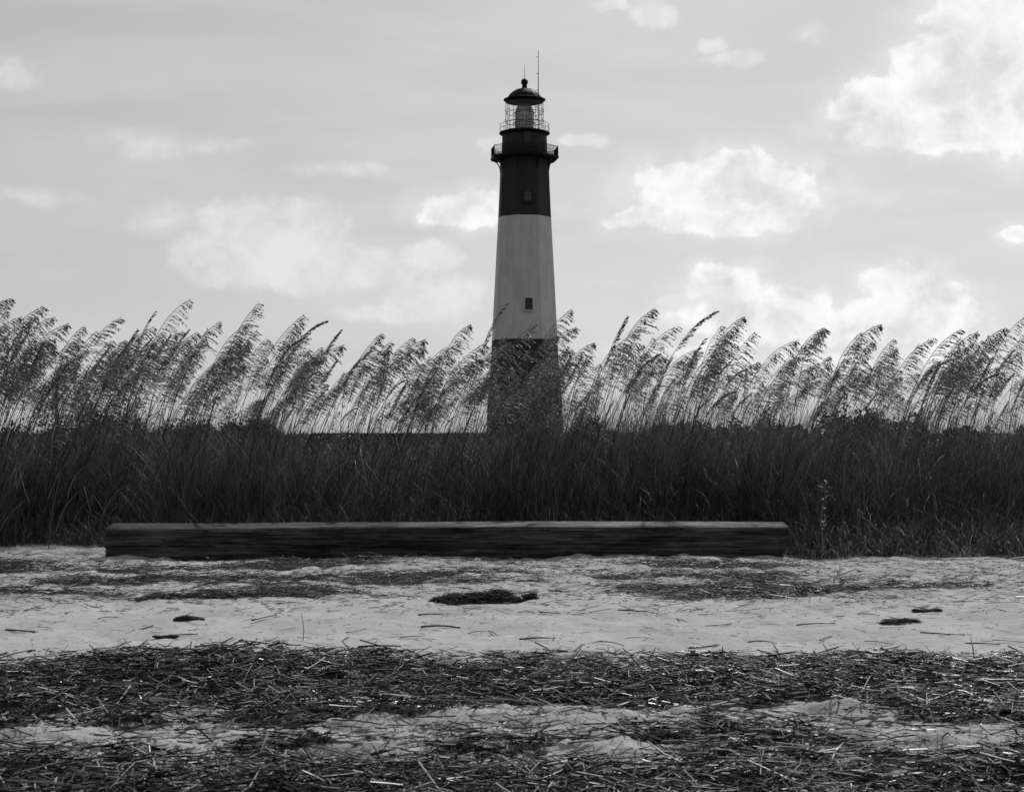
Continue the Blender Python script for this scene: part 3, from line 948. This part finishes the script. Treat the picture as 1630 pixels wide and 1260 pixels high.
def grass(name, n, label, mat, ylo, yhi, hlo, hhi, xr=9.5, wlo=0.0025, whi=0.0055, droop=(0.05, 0.35), lean=(0.0, 0.5), tuft=0.12, near=False, low=None):
    nt_ = max(1, n // 26)
    x = rng.uniform(-xr, xr, nt_)
    e = grass_edge(x)
    y = e + ylo + (yhi - ylo) * rng.random(nt_) ** (1.25)
    hs = rng.uniform(0.75, 1.15, nt_) * (0.8 + 0.5 * N1.fbm(x * 0.9, y * 0.9, 3))
    idx = rng.integers(0, nt_, n)
    bx = x[idx] + rng.normal(0, tuft, n); by = np.maximum(y[idx] + rng.normal(0, tuft, n), grass_edge(x[idx]) + ylo * 0.5)
    bz = height(bx, by) - 0.02
    H = rng.uniform(hlo, hhi, n) * hs[idx]
    if low is not None:
        H *= low(bx, by)
    ang = rng.uniform(0, 2 * np.pi, n)
    # bend with the wind (to the right)
    ang = np.where(rng.random(n) < 0.35, rng.normal(0, 0.8, n), ang)
    V, F = blades(np.stack([bx, by, bz], -1), H, rng.uniform(wlo, whi, n), ang, rng.uniform(lean[0], lean[1], n), rng.uniform(droop[0], droop[1], n))
    o = add_mesh(name, V, F, mat)
    tag(o, label, 'grass', kind='stuff')
def front_low(x, y):
    d = y - grass_edge(x)
    px = 815 + FPX * x / y
    hump = 0.8 * np.exp(-((px - 1030) / 70) ** 2) + 0.12 * np.exp(-((px - 850) / 60) ** 2) + 0.22 * np.exp(-((px - 205) / 45) ** 2) + 0.3 * np.exp(-((px - 1385) / 60) ** 2) + 0.15 * np.exp(-((px - 60) / 60) ** 2)
    return (0.50 + 0.5 * sst(d, 0.0, 1.5)) * (1 + hump * sst(d, 0.8, 2.2))
grass('dune_grass', 66000, 'dense dark dune grass growing behind the timber beam', M_grass, 0.12, 5.5, 0.5, 1.15, low=front_low, wlo=0.0018, whi=0.0040, droop=(0.03, 0.42), lean=(0.0, 0.7), tuft=0.16)
grass('tangled_grass', 46000, 'tangle of shorter arching grass at the foot of the dune', M_grass, 0.05, 3.6, 0.35, 0.85, droop=(0.15, 0.7), lean=(0.1, 1.2), low=front_low, wlo=0.0018, whi=0.0040, tuft=0.2)
grass('dry_grass', 15000, 'pale dry grass blades scattered through the dark dune grass', M_grassdry, 0.05, 3.8, 0.22, 0.9, droop=(0.2, 0.8), lean=(0.05, 1.2), tuft=0.25, wlo=0.0010, whi=0.0024, low=front_low)
grass('curled_dead_leaves', 7000, 'pale curled dead leaves caught in the front of the dune grass', M_curl, -0.05, 2.2, 0.12, 0.70, droop=(0.35, 1.0), lean=(0.0, 1.0), tuft=0.3, wlo=0.0012, whi=0.0030)
def mound(x, y):
    px = 815 + FPX * x / y
    n_ = N4.fbm(px / 55.0, px * 0 + 3.3, 4)
    gate = 1 - 0.55 * sst(px, 470, 520) * (1 - sst(px, 745, 775))
    return (0.70 + 1.75 * n_ ** 1.2 + 0.35 * np.exp(-((px - 1020) / 80) ** 2) + 0.45 * np.exp(-((px - 850) / 55) ** 2)) * gate
grass('mid_height_grass', 34000, 'taller wispy grass rising in uneven clumps among the oat stems', M_midgrass, 1.2, 4.6, 0.55, 1.10, low=mound, wlo=0.0016, whi=0.0036, droop=(0.03, 0.35), lean=(0.0, 0.55), tuft=0.14)
def tall_blades():
    spots = [(978,478),(990,500),(966,490),(1010,505),(1085,488),(1120,485),(1115,500),(1207,490),(1260,490),(1300,515),(1220,520),(700,525),(722,545),(830,520),(890,480),(942,470),(1003,500),(1340,525),(1440,525),(560,565),(635,560),(905,530),(1150,500),(1075,510),(1185,545),(1245,545)]
    B = []; H = []; A_ = []; Ln = []; Dr = []
    for (px, py) in spots:
        Y = random.uniform(21.5, 23)
        t = at(px, py, Y); ln = random.uniform(0.12, 0.35); x = t.x - 1.6 * math.sin(ln + .12)
        g = hz(x, Y); B.append((x, Y, g)); H.append((t.z - g) / math.cos(ln + 0.12)); A_.append(random.gauss(0, .2)); Ln.append(ln); Dr.append(0.05)
    V, F = blades(np.array(B), np.array(H), np.full(len(B), 0.0035), np.array(A_), np.array(Ln), np.array(Dr), 8)
    tag(add_mesh('long_leaf_grass', V, F, M_grass), 'single long thin leaf blades rising above the sea oats', 'grass', kind='stuff')
tall_blades()

# ------------------------------------------------------------------ shrubs behind the dune
def shrub(pxc, pytop, wpx, Y, label, seed, spiky=False, name='shrub', cat='shrub', group=None):
    r = np.random.default_rng(seed)
    top = at(pxc, pytop, Y); g = hz(top.x, Y)
    Hh = top.z - g; Wd = wpx / FPX * Y / 2
    root = empty(name, (top.x, Y, g)); tag(root, label, cat, group)
    tr = MB()
    for k in range(6):
        a = r.uniform(0, 6.28); q = r.uniform(0.2, 0.6)
        tr.tube([(0.05 * math.cos(a), 0.05 * math.sin(a), -0.1), (Wd * q * 0.5 * math.cos(a), Wd * q * 0.5 * math.sin(a), Hh * 0.4), (Wd * q * math.cos(a), Wd * q * math.sin(a), Hh * 0.8)], [0.06, 0.045, 0.015], 5)
    tr.build('trunk', M_bark, root)
    nl = 10
    cs_ = np.stack([r.uniform(-0.62, 0.62, nl) * Wd, r.uniform(-0.5, 0.5, nl) * Wd, np.zeros(nl)], -1)
    cs_[:, 2] = Hh * (0.80 - 0.42 * (np.abs(cs_[:, 0]) / Wd) ** 1.5 - 0.1 * r.random(nl))
    cs_[0] = (0, 0, Hh * 0.78)
    rad = r.uniform(0.22, 0.36, nl) * min(Hh, Wd * 1.3)
    rad[0] = 0.26 * Hh
    n = 5200
    ci = r.integers(0, nl, n)
    d = r.normal(size=(n, 3)); d /= np.linalg.norm(d, axis=1)[:, None]
    rr = rad[ci] * (r.random(n) ** 0.4) * r.uniform(0.85, 1.12, n)
    Pp = cs_[ci] + d * rr[:, None]
    low = r.random(n) < 0.3
    Pp[low, 0] = r.uniform(-1, 1, low.sum()) * Wd; Pp[low, 1] = r.uniform(-.6, .6, low.sum()) * Wd; Pp[low, 2] = r.random(low.sum()) * Hh * 0.5
    Pp[:, 2] = np.maximum(Pp[:, 2], 0.02)
    if spiky:
        u = d * 1.0; u[:, 2] = np.abs(u[:, 2]) + 0.4; ls, ws = 0.14, 0.010
    else:
        u = r.normal(size=(n, 3)); ls, ws = 0.05 + 0.0006 * Y, 0.022 + 0.0003 * Y
    u /= np.linalg.norm(u, axis=1)[:, None]
    s = np.cross(u, r.normal(size=(n, 3))); s /= np.linalg.norm(s, axis=1)[:, None]
    ln = r.uniform(0.7, 1.3, n)[:, None]
    V = np.stack([Pp, Pp + u * ls * ln * 0.5 + s * ws * ln, Pp + u * ls * ln, Pp + u * ls * ln * 0.5 - s * ws * ln], 1).reshape(-1, 3)
    F = np.arange(4 * n).reshape(n, 4)
    add_mesh('crown', V, F, M_leaf, root)
SH = [(30, 672, 90, 38, 'low dark shrub behind the sea oats at the far left edge', 1, False),
      (92, 655, 52, 36, 'rounded shrub behind the weathered post at the left', 2, False),
      (140, 662, 60, 35, 'spiky low shrub between the post and the tall dark shrub', 3, True),
      (205, 642, 84, 34, 'tall dark shrub with a ragged top above the left end of the beam', 4, True),
      (298, 667, 52, 60, 'small flat topped shrub in the gap right of the tall left shrub', 5, False),
      (370, 656, 70, 46, 'bushy shrub half hidden by oats left of the smooth dome shrub', 6, False),
      (412, 660, 72, 60, 'smooth dome shaped shrub at the left end of the boardwalk', 7, False),
      (925, 676, 90, 44, 'low shrub just right of the lighthouse base', 8, False),
      (1185, 677, 52, 60, 'small round shrub in the gap above the right part of the beam', 10, False),
      (1378, 648, 120, 42, 'big peaked shrub behind the oats right of the beam end', 11, False),
      (1425, 668, 90, 45, 'lower rounded shrub on the right flank of the big peaked shrub', 12, False),
      (1250, 690, 140, 50, 'long low shrub behind the oats above the beam end', 13, False),
      (1545, 692, 160, 50, 'long low shrub behind the oats near the right edge', 14, False)]
for s_ in SH: shrub(s_[0], s_[1], s_[2], s_[3], s_[4], s_[5], s_[6])

# far scrub so that no bare ground shows between the stems
def bush(px):
    gate = 1 - sst(px, 455, 490) * (1 - sst(px, 900, 930))
    return gate * 3.4 * np.maximum(0, N4.fbm(px / 48.0 + 7, px * 0 + 5.5, 4, 0.6) - 0.40) * 2
def far_scrub():
    n = 90000
    y = 60 + 240 * rng.random(n) ** 1.3
    x = rng.uniform(-0.42, 0.42, n) * y
    z = height(x, y) + rng.random(n) ** 1.3 * ((0.5 + 1.0 * N1.fbm(x * 0.15, y * 0.1, 3)) * np.clip(y / 120, 0.55, 1.0) + bush(x / y * FPX + 815))
    u = rng.normal(size=(n, 3)); u /= np.linalg.norm(u, axis=1)[:, None]
    s = np.cross(u, rng.normal(size=(n, 3))); s /= np.linalg.norm(s, axis=1)[:, None]
    sc = (y / 60)[:, None] * 0.09
    P_ = np.stack([x, y, z], -1)
    V = np.stack([P_, P_ + u * sc + s * sc * .5, P_ + u * sc * 2, P_ + u * sc - s * sc * .5], 1).reshape(-1, 3)
    tag(add_mesh('scrub', V, np.arange(4 * n).reshape(n, 4), M_leaf), 'low dark scrub covering the flat land behind the dune', 'scrub', kind='stuff')
far_scrub()

# ------------------------------------------------------------------ boardwalk, post
def boardwalk():
    Y = 55.0
    a = at(497, 689, Y); b = at(772, 689, Y)
    g = hz(a.x, Y)
    root = empty('boardwalk', ((a.x + b.x) / 2, Y, g))
    tag(root, 'low wooden boardwalk with a level handrail behind the oats left of the lighthouse', 'boardwalk')
    L = (b.x - a.x) / 2; top = a.z - g
    m = MB(); m.box(-L, L, -0.06, 0.08, top - 0.06, top + 0.0); m.build('handrail', M_post, root)
    m = MB(); m.box(-L, L, -0.03, 0.0, top - 0.32, top - 0.20); m.box(-L, L, -0.03, 0.0, top - 0.58, top - 0.42); m.box(-L * 0.52, L, 0.003, 0.03, top - 0.9, top - 0.07); m.build('side_boards', M_post, root)
    m = MB(); m.box(-L, L, -0.1, 1.6, top - 1.05, top - 0.93)
    m.build('deck', M_post, root)
    k = 9
    for i in range(k):
        x = -L + 2 * L * i / (k - 1)
        m = MB(); m.box(x - 0.05, x + 0.05, 0.081, 0.18, -0.3, top - 0.01); m.build('post', M_post, root)
boardwalk()
def post():
    Y = 27.0
    t = at(90, 603, Y); g = hz(t.x, Y)
    root = empty('wooden_post', (t.x, Y, g)); tag(root, 'weathered wooden post standing among the oats near the left edge', 'post')
    m = MB(); H = t.z - g
    m.tube([(0, 0, -0.2), (0.01, 0, H * .5), (-0.005, 0, H * .93), (0.0, 0, H)], [0.032, 0.03, 0.027, 0.02], 8); m.build('shaft', M_post, root)
    m = MB(); m.tube([(0.0, 0, H - 0.38), (0.10, 0, H - 0.32), (0.17, 0.0, H - 0.36)], [0.010, 0.009, 0.005], 6); m.build('branch_stub', M_post, root)
post()

# ------------------------------------------------------------------ weed beside the beam end
def weed():
    b = at(1308, 889, 19.0); g = hz(b.x, 19.0)
    root = empty('dried_weed', (b.x, 19.0, g)); tag(root, 'tall dried weed with a pale stem just right of the timber beam end', 'plant')
    m = MB(); m.tube([(0, 0, -0.03), (0.015, 0, 0.2), (-0.01, 0, 0.45), (0.03, 0, 0.7), (0.05, 0, 0.88)], [0.014, 0.010, 0.008, 0.006, 0.004], 6)
    m.tube([(0.0, 0, 0.16), (0.04, 0, 0.26), (0.07, 0.0, 0.38)], 0.004, 5); m.tube([(0, 0, 0.13), (-0.05, 0, 0.22), (-0.08, 0, 0.33)], 0.004, 5)
    m.build('stem', simple('pale_stem', 0.10, 0.22, 20, 0.6), root)
    N = 46
    zz = rng.uniform(0.35, 0.9, N)
    B = np.stack([0.03 + rng.normal(0, .012, N), rng.normal(0, .012, N), zz], -1)
    V, F = blades(B, rng.uniform(0.06, 0.15, N), np.full(N, 0.006), rng.uniform(0, 6.28, N), rng.uniform(0.5, 1.4, N), np.full(N, 0.35), 4)
    add_mesh('leaves', V, F, M_grass, root)
weed()

# ------------------------------------------------------------------ dead reeds on the beach
def sticks(P_, D_, L_, r_, N_sides=3, bend=None):
    """prisms: P centre, D direction unit, L length, r radius"""
    n = len(P_)
    up = np.tile(np.array([[0, 0, 1.0]]), (n, 1))
    S1 = np.cross(D_, up); S1 /= np.linalg.norm(S1, axis=1)[:, None] + 1e-9
    S2 = np.cross(S1, D_)
    roll = rng.uniform(0, 6.28, n)
    segs = 3
    V = np.zeros((n, segs, N_sides, 3))
    bend = rng.normal(0, 0.014, (n, 2)) if bend is None else bend
    for i in range(segs):
        t = i / (segs - 1) - 0.5
        off = (0.25 - t * t) * 4
        c = P_ + D_ * (L_ * t)[:, None] + (S1 * bend[:, :1] + S2 * bend[:, 1:]) * (L_ * off)[:, None]
        for k in range(N_sides):
            a = roll + 2 * np.pi * k / N_sides
            rr = r_ * (1 - 0.25 * (t + 0.5))
            V[:, i, k] = c + S1 * (np.cos(a) * rr)[:, None] + S2 * (np.sin(a) * rr * 0.7)[:, None]
    b = np.arange(n)[:, None, None] * segs * N_sides + np.arange(segs - 1)[None, :, None] * N_sides
    k = np.arange(N_sides)[None, None, :]; k2 = (k + 1) % N_sides
    F = np.stack(np.broadcast_arrays(b + k, b + k2, b + k2 + N_sides, b + k + N_sides), -1).reshape(-1, 4)
    return V.reshape(-1, 3), F

def rand_dirs(n, tilt, horiz=0.0):
    a = rng.uniform(0, 2 * np.pi, n)
    if horiz: # drift line: pieces tend to lie along the shore
        a = np.where(rng.random(n) < horiz, rng.normal(0, 0.45, n), a)
    t = rng.normal(0, tilt, n)
    return np.stack([np.cos(a) * np.cos(t), np.sin(a) * np.cos(t), np.sin(t)], -1)

def scatter(n, x0, x1, y0, y1, dens):
    X = np.zeros(0); Y = np.zeros(0)
    while len(X) < n:
        x = rng.uniform(x0, x1, n * 2); y = rng.uniform(y0, y1, n * 2)
        k = rng.random(n * 2) < dens(x, y)
        X = np.concatenate([X, x[k]]); Y = np.concatenate([Y, y[k]])
    return X[:n], Y[:n]

def reed_bed(name, n, label, mat, y0, y1, lift, l0, l1, r0, r1, tilt, power=1.5, horiz=0.35, xr=5.2, lo=0.0):
    x, y = scatter(n, -xr, xr, y0, y1, lambda a, b: np.maximum(lo, wrack(a, b) ** power))
    L_ = rng.uniform(l0, l1, n) * (0.5 + rng.random(n) ** 2)
    D_ = rand_dirs(n, tilt, horiz)
    wk = wrack(x, y)
    z = height(x, y) + 0.004 + rng.random(n) * lift * wk + np.abs(D_[:, 2]) * L_ * 0.4
    V, F = sticks(np.stack([x, y, z], -1), D_, L_, rng.uniform(r0, r1, n))
    tag(add_mesh(name, V, F, mat), label, 'dead reeds', kind='stuff')
reed_bed('reed_wrack', 54000, 'dark mat of dead reeds washed up along the beach', M_reed, 5.2, 11.2, 0.085, 0.035, 0.20, 0.0018, 0.0078, 0.14, horiz=0.45, lo=0.16)
reed_bed('bleached_reeds', 14000, 'pale bleached reed pieces lying on top of the dark reed mat', M_reedpale, 5.2, 11.0, 0.09, 0.012, 0.085, 0.0016, 0.0056, 0.5, 1.0, 0.2, lo=0.12)
reed_bed('reed_litter', 17000, 'fine dark reed litter strewn on the upper sand below the beam', M_reed, 13.4, 19.7, 0.04, 0.03, 0.22, 0.0018, 0.0055, 0.14, 1.0, 0.3, 8.5, lo=0.12)
reed_bed('sand_litter', 6500, 'small bits of reed scattered over the bare sand', M_reed, 10.0, 19.6, 0.012, 0.012, 0.11, 0.0012, 0.0040, 0.12, 1.0, 0.3, 8.5, lo=0.3)

# individual reed pieces ------------------------------------------------------
def reed_mesh(seed, L=1.0, bendy=0.05, r=0.02, split=False):
    rr = random.Random(seed)
    m = MB()
    b1, b2 = rr.gauss(0, bendy), rr.gauss(0, bendy * 0.5)
    pts = []
    for i in range(7):
        t = i / 6
        pts.append(((t - 0.5) * L, b1 * math.sin(math.pi * t), abs(b2) * math.sin(math.pi * t)))
    m.tube(pts, [r * (1 - 0.35 * i / 6) * (1.12 if i in (2, 4) else 1) for i in range(7)], 6)
    return m
RM = {}
def reed_piece(x, y, L, ang, tilt, mat, key, label, group, name='broken_reed', cat='reed', zoff=0.0, rad=1.0):
    k = (key, mat.name)
    if k not in RM:
        m = reed_mesh(500 + key, 1.0, 0.05, 0.022 + 0.006 * (key % 3))
        o = m.build(name, mat, smooth=True)
        RM[k] = o.data
    else:
        o = bpy.data.objects.new(name, RM[k]); col.objects.link(o)
    o.scale = (L, L * rad, L * rad)
    o.rotation_euler = (0, -tilt, ang)
    o.location = (x, y, hz(x, y) + 0.006 + abs(math.sin(tilt)) * L * 0.45 + zoff)
    return tag(o, label, cat, group)
# loose ones on the clean sand strip
def gpt(px, py):
    d = ray(px, py); t = (CAMZ) / -d[2]
    for _ in range(6):
        z = hz(d[0] * t, d[1] * t); t = (CAMZ - z) / -d[2]
    return d[0] * t, d[1] * t
nl = 0
SAND = [(455,962),(388,1000),(232,1000),(520,1010),(565,1005),(700,1000),(785,1010),(760,1008),(855,1015),(548,1018),(290,1012),(620,965),(680,980),
        (935,1008),(1015,1017),(1010,975),(1060,977),(1085,985),(1045,963),(1130,978),(1100,970),(1210,1024),(1180,1040),(1190,1035),(1270,940),
        (1145,996),(1230,995),(1320,1012),(1400,1025),(1560,1026),(1580,1040),(1600,1020),(870,978),(840,975),(650,1015),(595,1038),(610,1030),
        (90,990),(55,965),(30,1005),(130,1020),(340,1030),(180,985),(420,985),(1350,960),(1420,1000),(1500,1010),(1385,980),(1300,995),(970,1030),(900,1040),(750,1035),(1040,1040),(1120,1030)]
def third(px):
    return ('bare sand left of the thin bent stalk' if px < 480 else 'bare sand below the middle of the beam' if px < 900
            else 'bare sand below the right part of the beam' if px < 1255 else 'bare sand right of the beam end')
for i, (px, py) in enumerate(SAND):
    x, y = gpt(px + random.uniform(-6, 6), py)
    reed_piece(x, y, random.uniform(0.08, 0.34), random.gauss(0, 0.7), random.uniform(-0.05, 0.05), M_reed, i % 7,
               'short dark broken reed on the ' + third(px), 'dark reeds on the ' + third(px), rad=random.uniform(.6, 1))
# larger pieces on the reed banks
cnt = 0
while cnt < 150:
    px = random.uniform(-10, 1640); py = random.choice([random.uniform(1058, 1150), random.uniform(1060, 1255)])
    part = 'left' if px < 420 else 'centre left' if px < 815 else 'centre right' if px < 1220 else 'right'
    x, y = gpt(px, py)
    wk = float(wrack(np.array([x]), np.array([y]))[0])
    pale = random.random() < 0.38
    band = 'the far dark reed bank' if y > 8.1 else 'the nearest reed bank' if y < 7.2 else 'the sand hummocks'
    L = random.uniform(0.05, 0.2) if pale else random.uniform(0.10, 0.32)
    reed_piece(x, y, L, random.uniform(-1.3, 1.3), random.gauss(0, 0.22), M_reedpale if pale else M_reed, cnt % 7,
               ('pale' if pale else 'long dark') + ' reed lying loose on the ' + part + ' of ' + band, ('pale' if pale else 'dark') + ' loose reeds on the ' + part + ' of ' + band,
               zoff=0.03 + 0.05 * wk, rad=random.uniform(.45, .85) * (0.9 if pale else 0.65))
    cnt += 1
# upright stalks stuck in the sand, each recognisable
def stalk(px, ybase, xtip, ytip, label, r=0.004, mat=None):
    x, y = gpt(px, ybase)
    t = at(xtip, ytip, y)
    g = hz(x, y)
    m = MB(); v = Vector((t.x - x, 0.04, t.z - g))
    side = Vector((0.012, 0, 0))
    m.tube([Vector((0, 0, -0.03)), v * 0.35 + side, v * 0.7 + side * 0.8, v], [r, r * .9, r * .75, r * .5], 6)
    o = m.build('reed_stalk', mat or M_reed, smooth=True)
    o.location = (x, y, g)
    tag(o, label, 'reed stalk')
stalk(482, 1022, 478, 976, 'thin bent reed stalk standing alone on the left part of the bare sand', 0.003)
stalk(1248, 1065, 1230, 1022, 'slanting reed stalk standing at the edge of the reed bank, leftmost upright one', 0.005)
stalk(1295, 1063, 1288, 1040, 'short dark reed stalk between the two longer slanting stalks', 0.005)
stalk(1330, 1068, 1311, 1024, 'dark slanting reed stalk leaning left at the upper edge of the reed bank', 0.005)
stalk(1489, 1068, 1488, 1036, 'short upright dark reed stalk left of the tallest pale one', 0.004)
stalk(1550, 1070, 1548, 1014, 'tallest upright pale reed stalk at the right end of the reed bank', 0.006, M_reedpale)
stalk(1352, 1046, 1370, 1030, 'small reed stalk leaning right beside the dark slanting stalk', 0.004)
stalk(1028, 1052, 1045, 1030, 'small reed stalk leaning right at the middle of the reed bank edge', 0.004)
stalk(418, 1060, 419, 1038, 'stubby pale reed stump standing in the left part of the reed bank', 0.008, M_reedpale)
stalk(1370, 1230, 1388, 1205, 'thick pale reed stump leaning right on the nearest reed bank', 0.011, M_reedpale)
stalk(1102, 1130, 1108, 1110, 'pale reed stump standing in the middle of the far reed bank', 0.010, M_reedpale)
stalk(120, 1118, 143, 1092, 'pale slanting reed stump in the left part of the far reed bank', 0.010, M_reedpale)
stalk(1008, 1175, 1015, 1150, 'pale slanting reed stump on the hummocks below the lighthouse', 0.009, M_reedpale)

# driftwood pieces
def drift(pxa, pxb, py, thick, label, seed, mat=M_drift):
    x0, y = gpt(pxa, py); x1, _ = gpt(pxb, py)
    L = x1 - x0
    m = MB(); n = 40; rings = []
    for i in range(n + 1):
        t = i / n
        r = thick * (0.85 + 0.35 * float(N1.fbm(np.array([t * 5 + seed]), np.array([seed * 1.0]), 3)) ) * (min(1.0, 0.35 + 6 * min(t, 1 - t)) )
        ring = []
        for k in range(12):
            a = 2 * math.pi * k / 12
            q = 0.6 + 0.85 * float(N2.fbm(np.array([t * 14 + seed]), np.array([k * 0.8]), 3))
            ring.append(Vector(((t - 0.5) * L, math.cos(a) * r * q * 1.6, math.sin(a) * r * q + thick * 0.3 * math.sin(t * 7 + seed))))
        rings.append(ring)
    m.rings(rings)
    o = m.build('driftwood', mat, smooth=True)
    o.location = ((x0 + x1) / 2, y + 0.05, hz((x0 + x1) / 2, y) + thick * 0.7)
    o.rotation_euler = (0, 0, R(random.uniform(-3, 3)))
    tag(o, label, 'driftwood')
def clump(pxa, pxb, py, half, hgt, n, label, mat=M_reed):
    """matted heap of short reeds and weed lying on the sand"""
    x0, y = gpt(pxa, py); x1, _ = gpt(pxb, py); L = x1 - x0; xc = (x0 + x1) / 2
    u = rng.uniform(-1, 1, n); prof = np.clip(1.15 * (1 - np.abs(u) ** 5), 0, 1) * (0.55 + 0.7 * N3.fbm(u * 4 + pxa, u * 0 + 1, 3))
    v = rng.normal(0, 0.45, n) * prof
    x = u * L / 2; yy = v * half
    g0 = hz(xc, y)
    z = height(x + xc, yy + y) - g0 + rng.random(n) * hgt * prof * np.exp(-v ** 2) + 0.004
    D_ = rand_dirs(n, 0.12, 0.6)
    V, F = sticks(np.stack([x, yy, z], -1), D_, rng.uniform(0.025, 0.11, n), rng.uniform(0.002, 0.005, n), bend=rng.normal(0, 0.06, (n, 2)))
    o = add_mesh('reed_clump', V, F, mat); o.location = (xc, y, g0)
    tag(o, label, 'reed clump')
M_mat = leafy('matted_weed', 0.008, 0.06, 0.7, 0.0, spec=0.2)
clump(686, 830, 955, 0.22, 0.10, 2600, 'thick dark mat of weed lying on the sand below the middle of the beam', M_mat)
clump(836, 852, 955, 0.08, 0.05, 220, 'small dark tuft of weed just right of the thick dark mat', M_mat)
clump(222, 338, 955, 0.30, 0.05, 1100, 'loose dark heap of reeds on the sand below the left part of the beam')
clump(345, 470, 950, 0.25, 0.035, 700, 'thin dark trail of reeds right of the loose dark heap')
clump(1190, 1325, 948, 0.28, 0.035, 900, 'long low dark reed heap on the sand below the right end of the beam')
clump(1405, 1466, 993, 0.12, 0.02, 260, 'flat frayed dark clump on the right part of the bare sand', M_mat)
drift(274, 328, 985, 0.022, 'small smooth dark stick lying alone on the left of the bare sand', 5)
drift(1453, 1495, 967, 0.016, 'small dark stick on the right of the bare sand', 8)
drift(240, 282, 1018, 0.012, 'thin curved dark stick near the reed bank left of the thin bent stalk', 15)
def forked():
    x, y = gpt(1326, 932); g = hz(x, y)
    m = MB(); m.tube([(0, 0, -0.02), (0.01, 0, 0.06), (0.05, 0, 0.10), (0.13, 0.02, 0.12), (0.22, 0.02, 0.17)], [0.012, 0.012, 0.011, 0.009, 0.006], 7)
    m.tube([(0.05, 0, 0.10), (0.04, 0, 0.15)], [0.008, 0.004], 6)
    o = m.build('forked_twig', M_reedpale, smooth=True); o.location = (x, y, g)
    tag(o, 'pale forked twig sticking up from the sand right of the timber beam', 'twig')
forked()
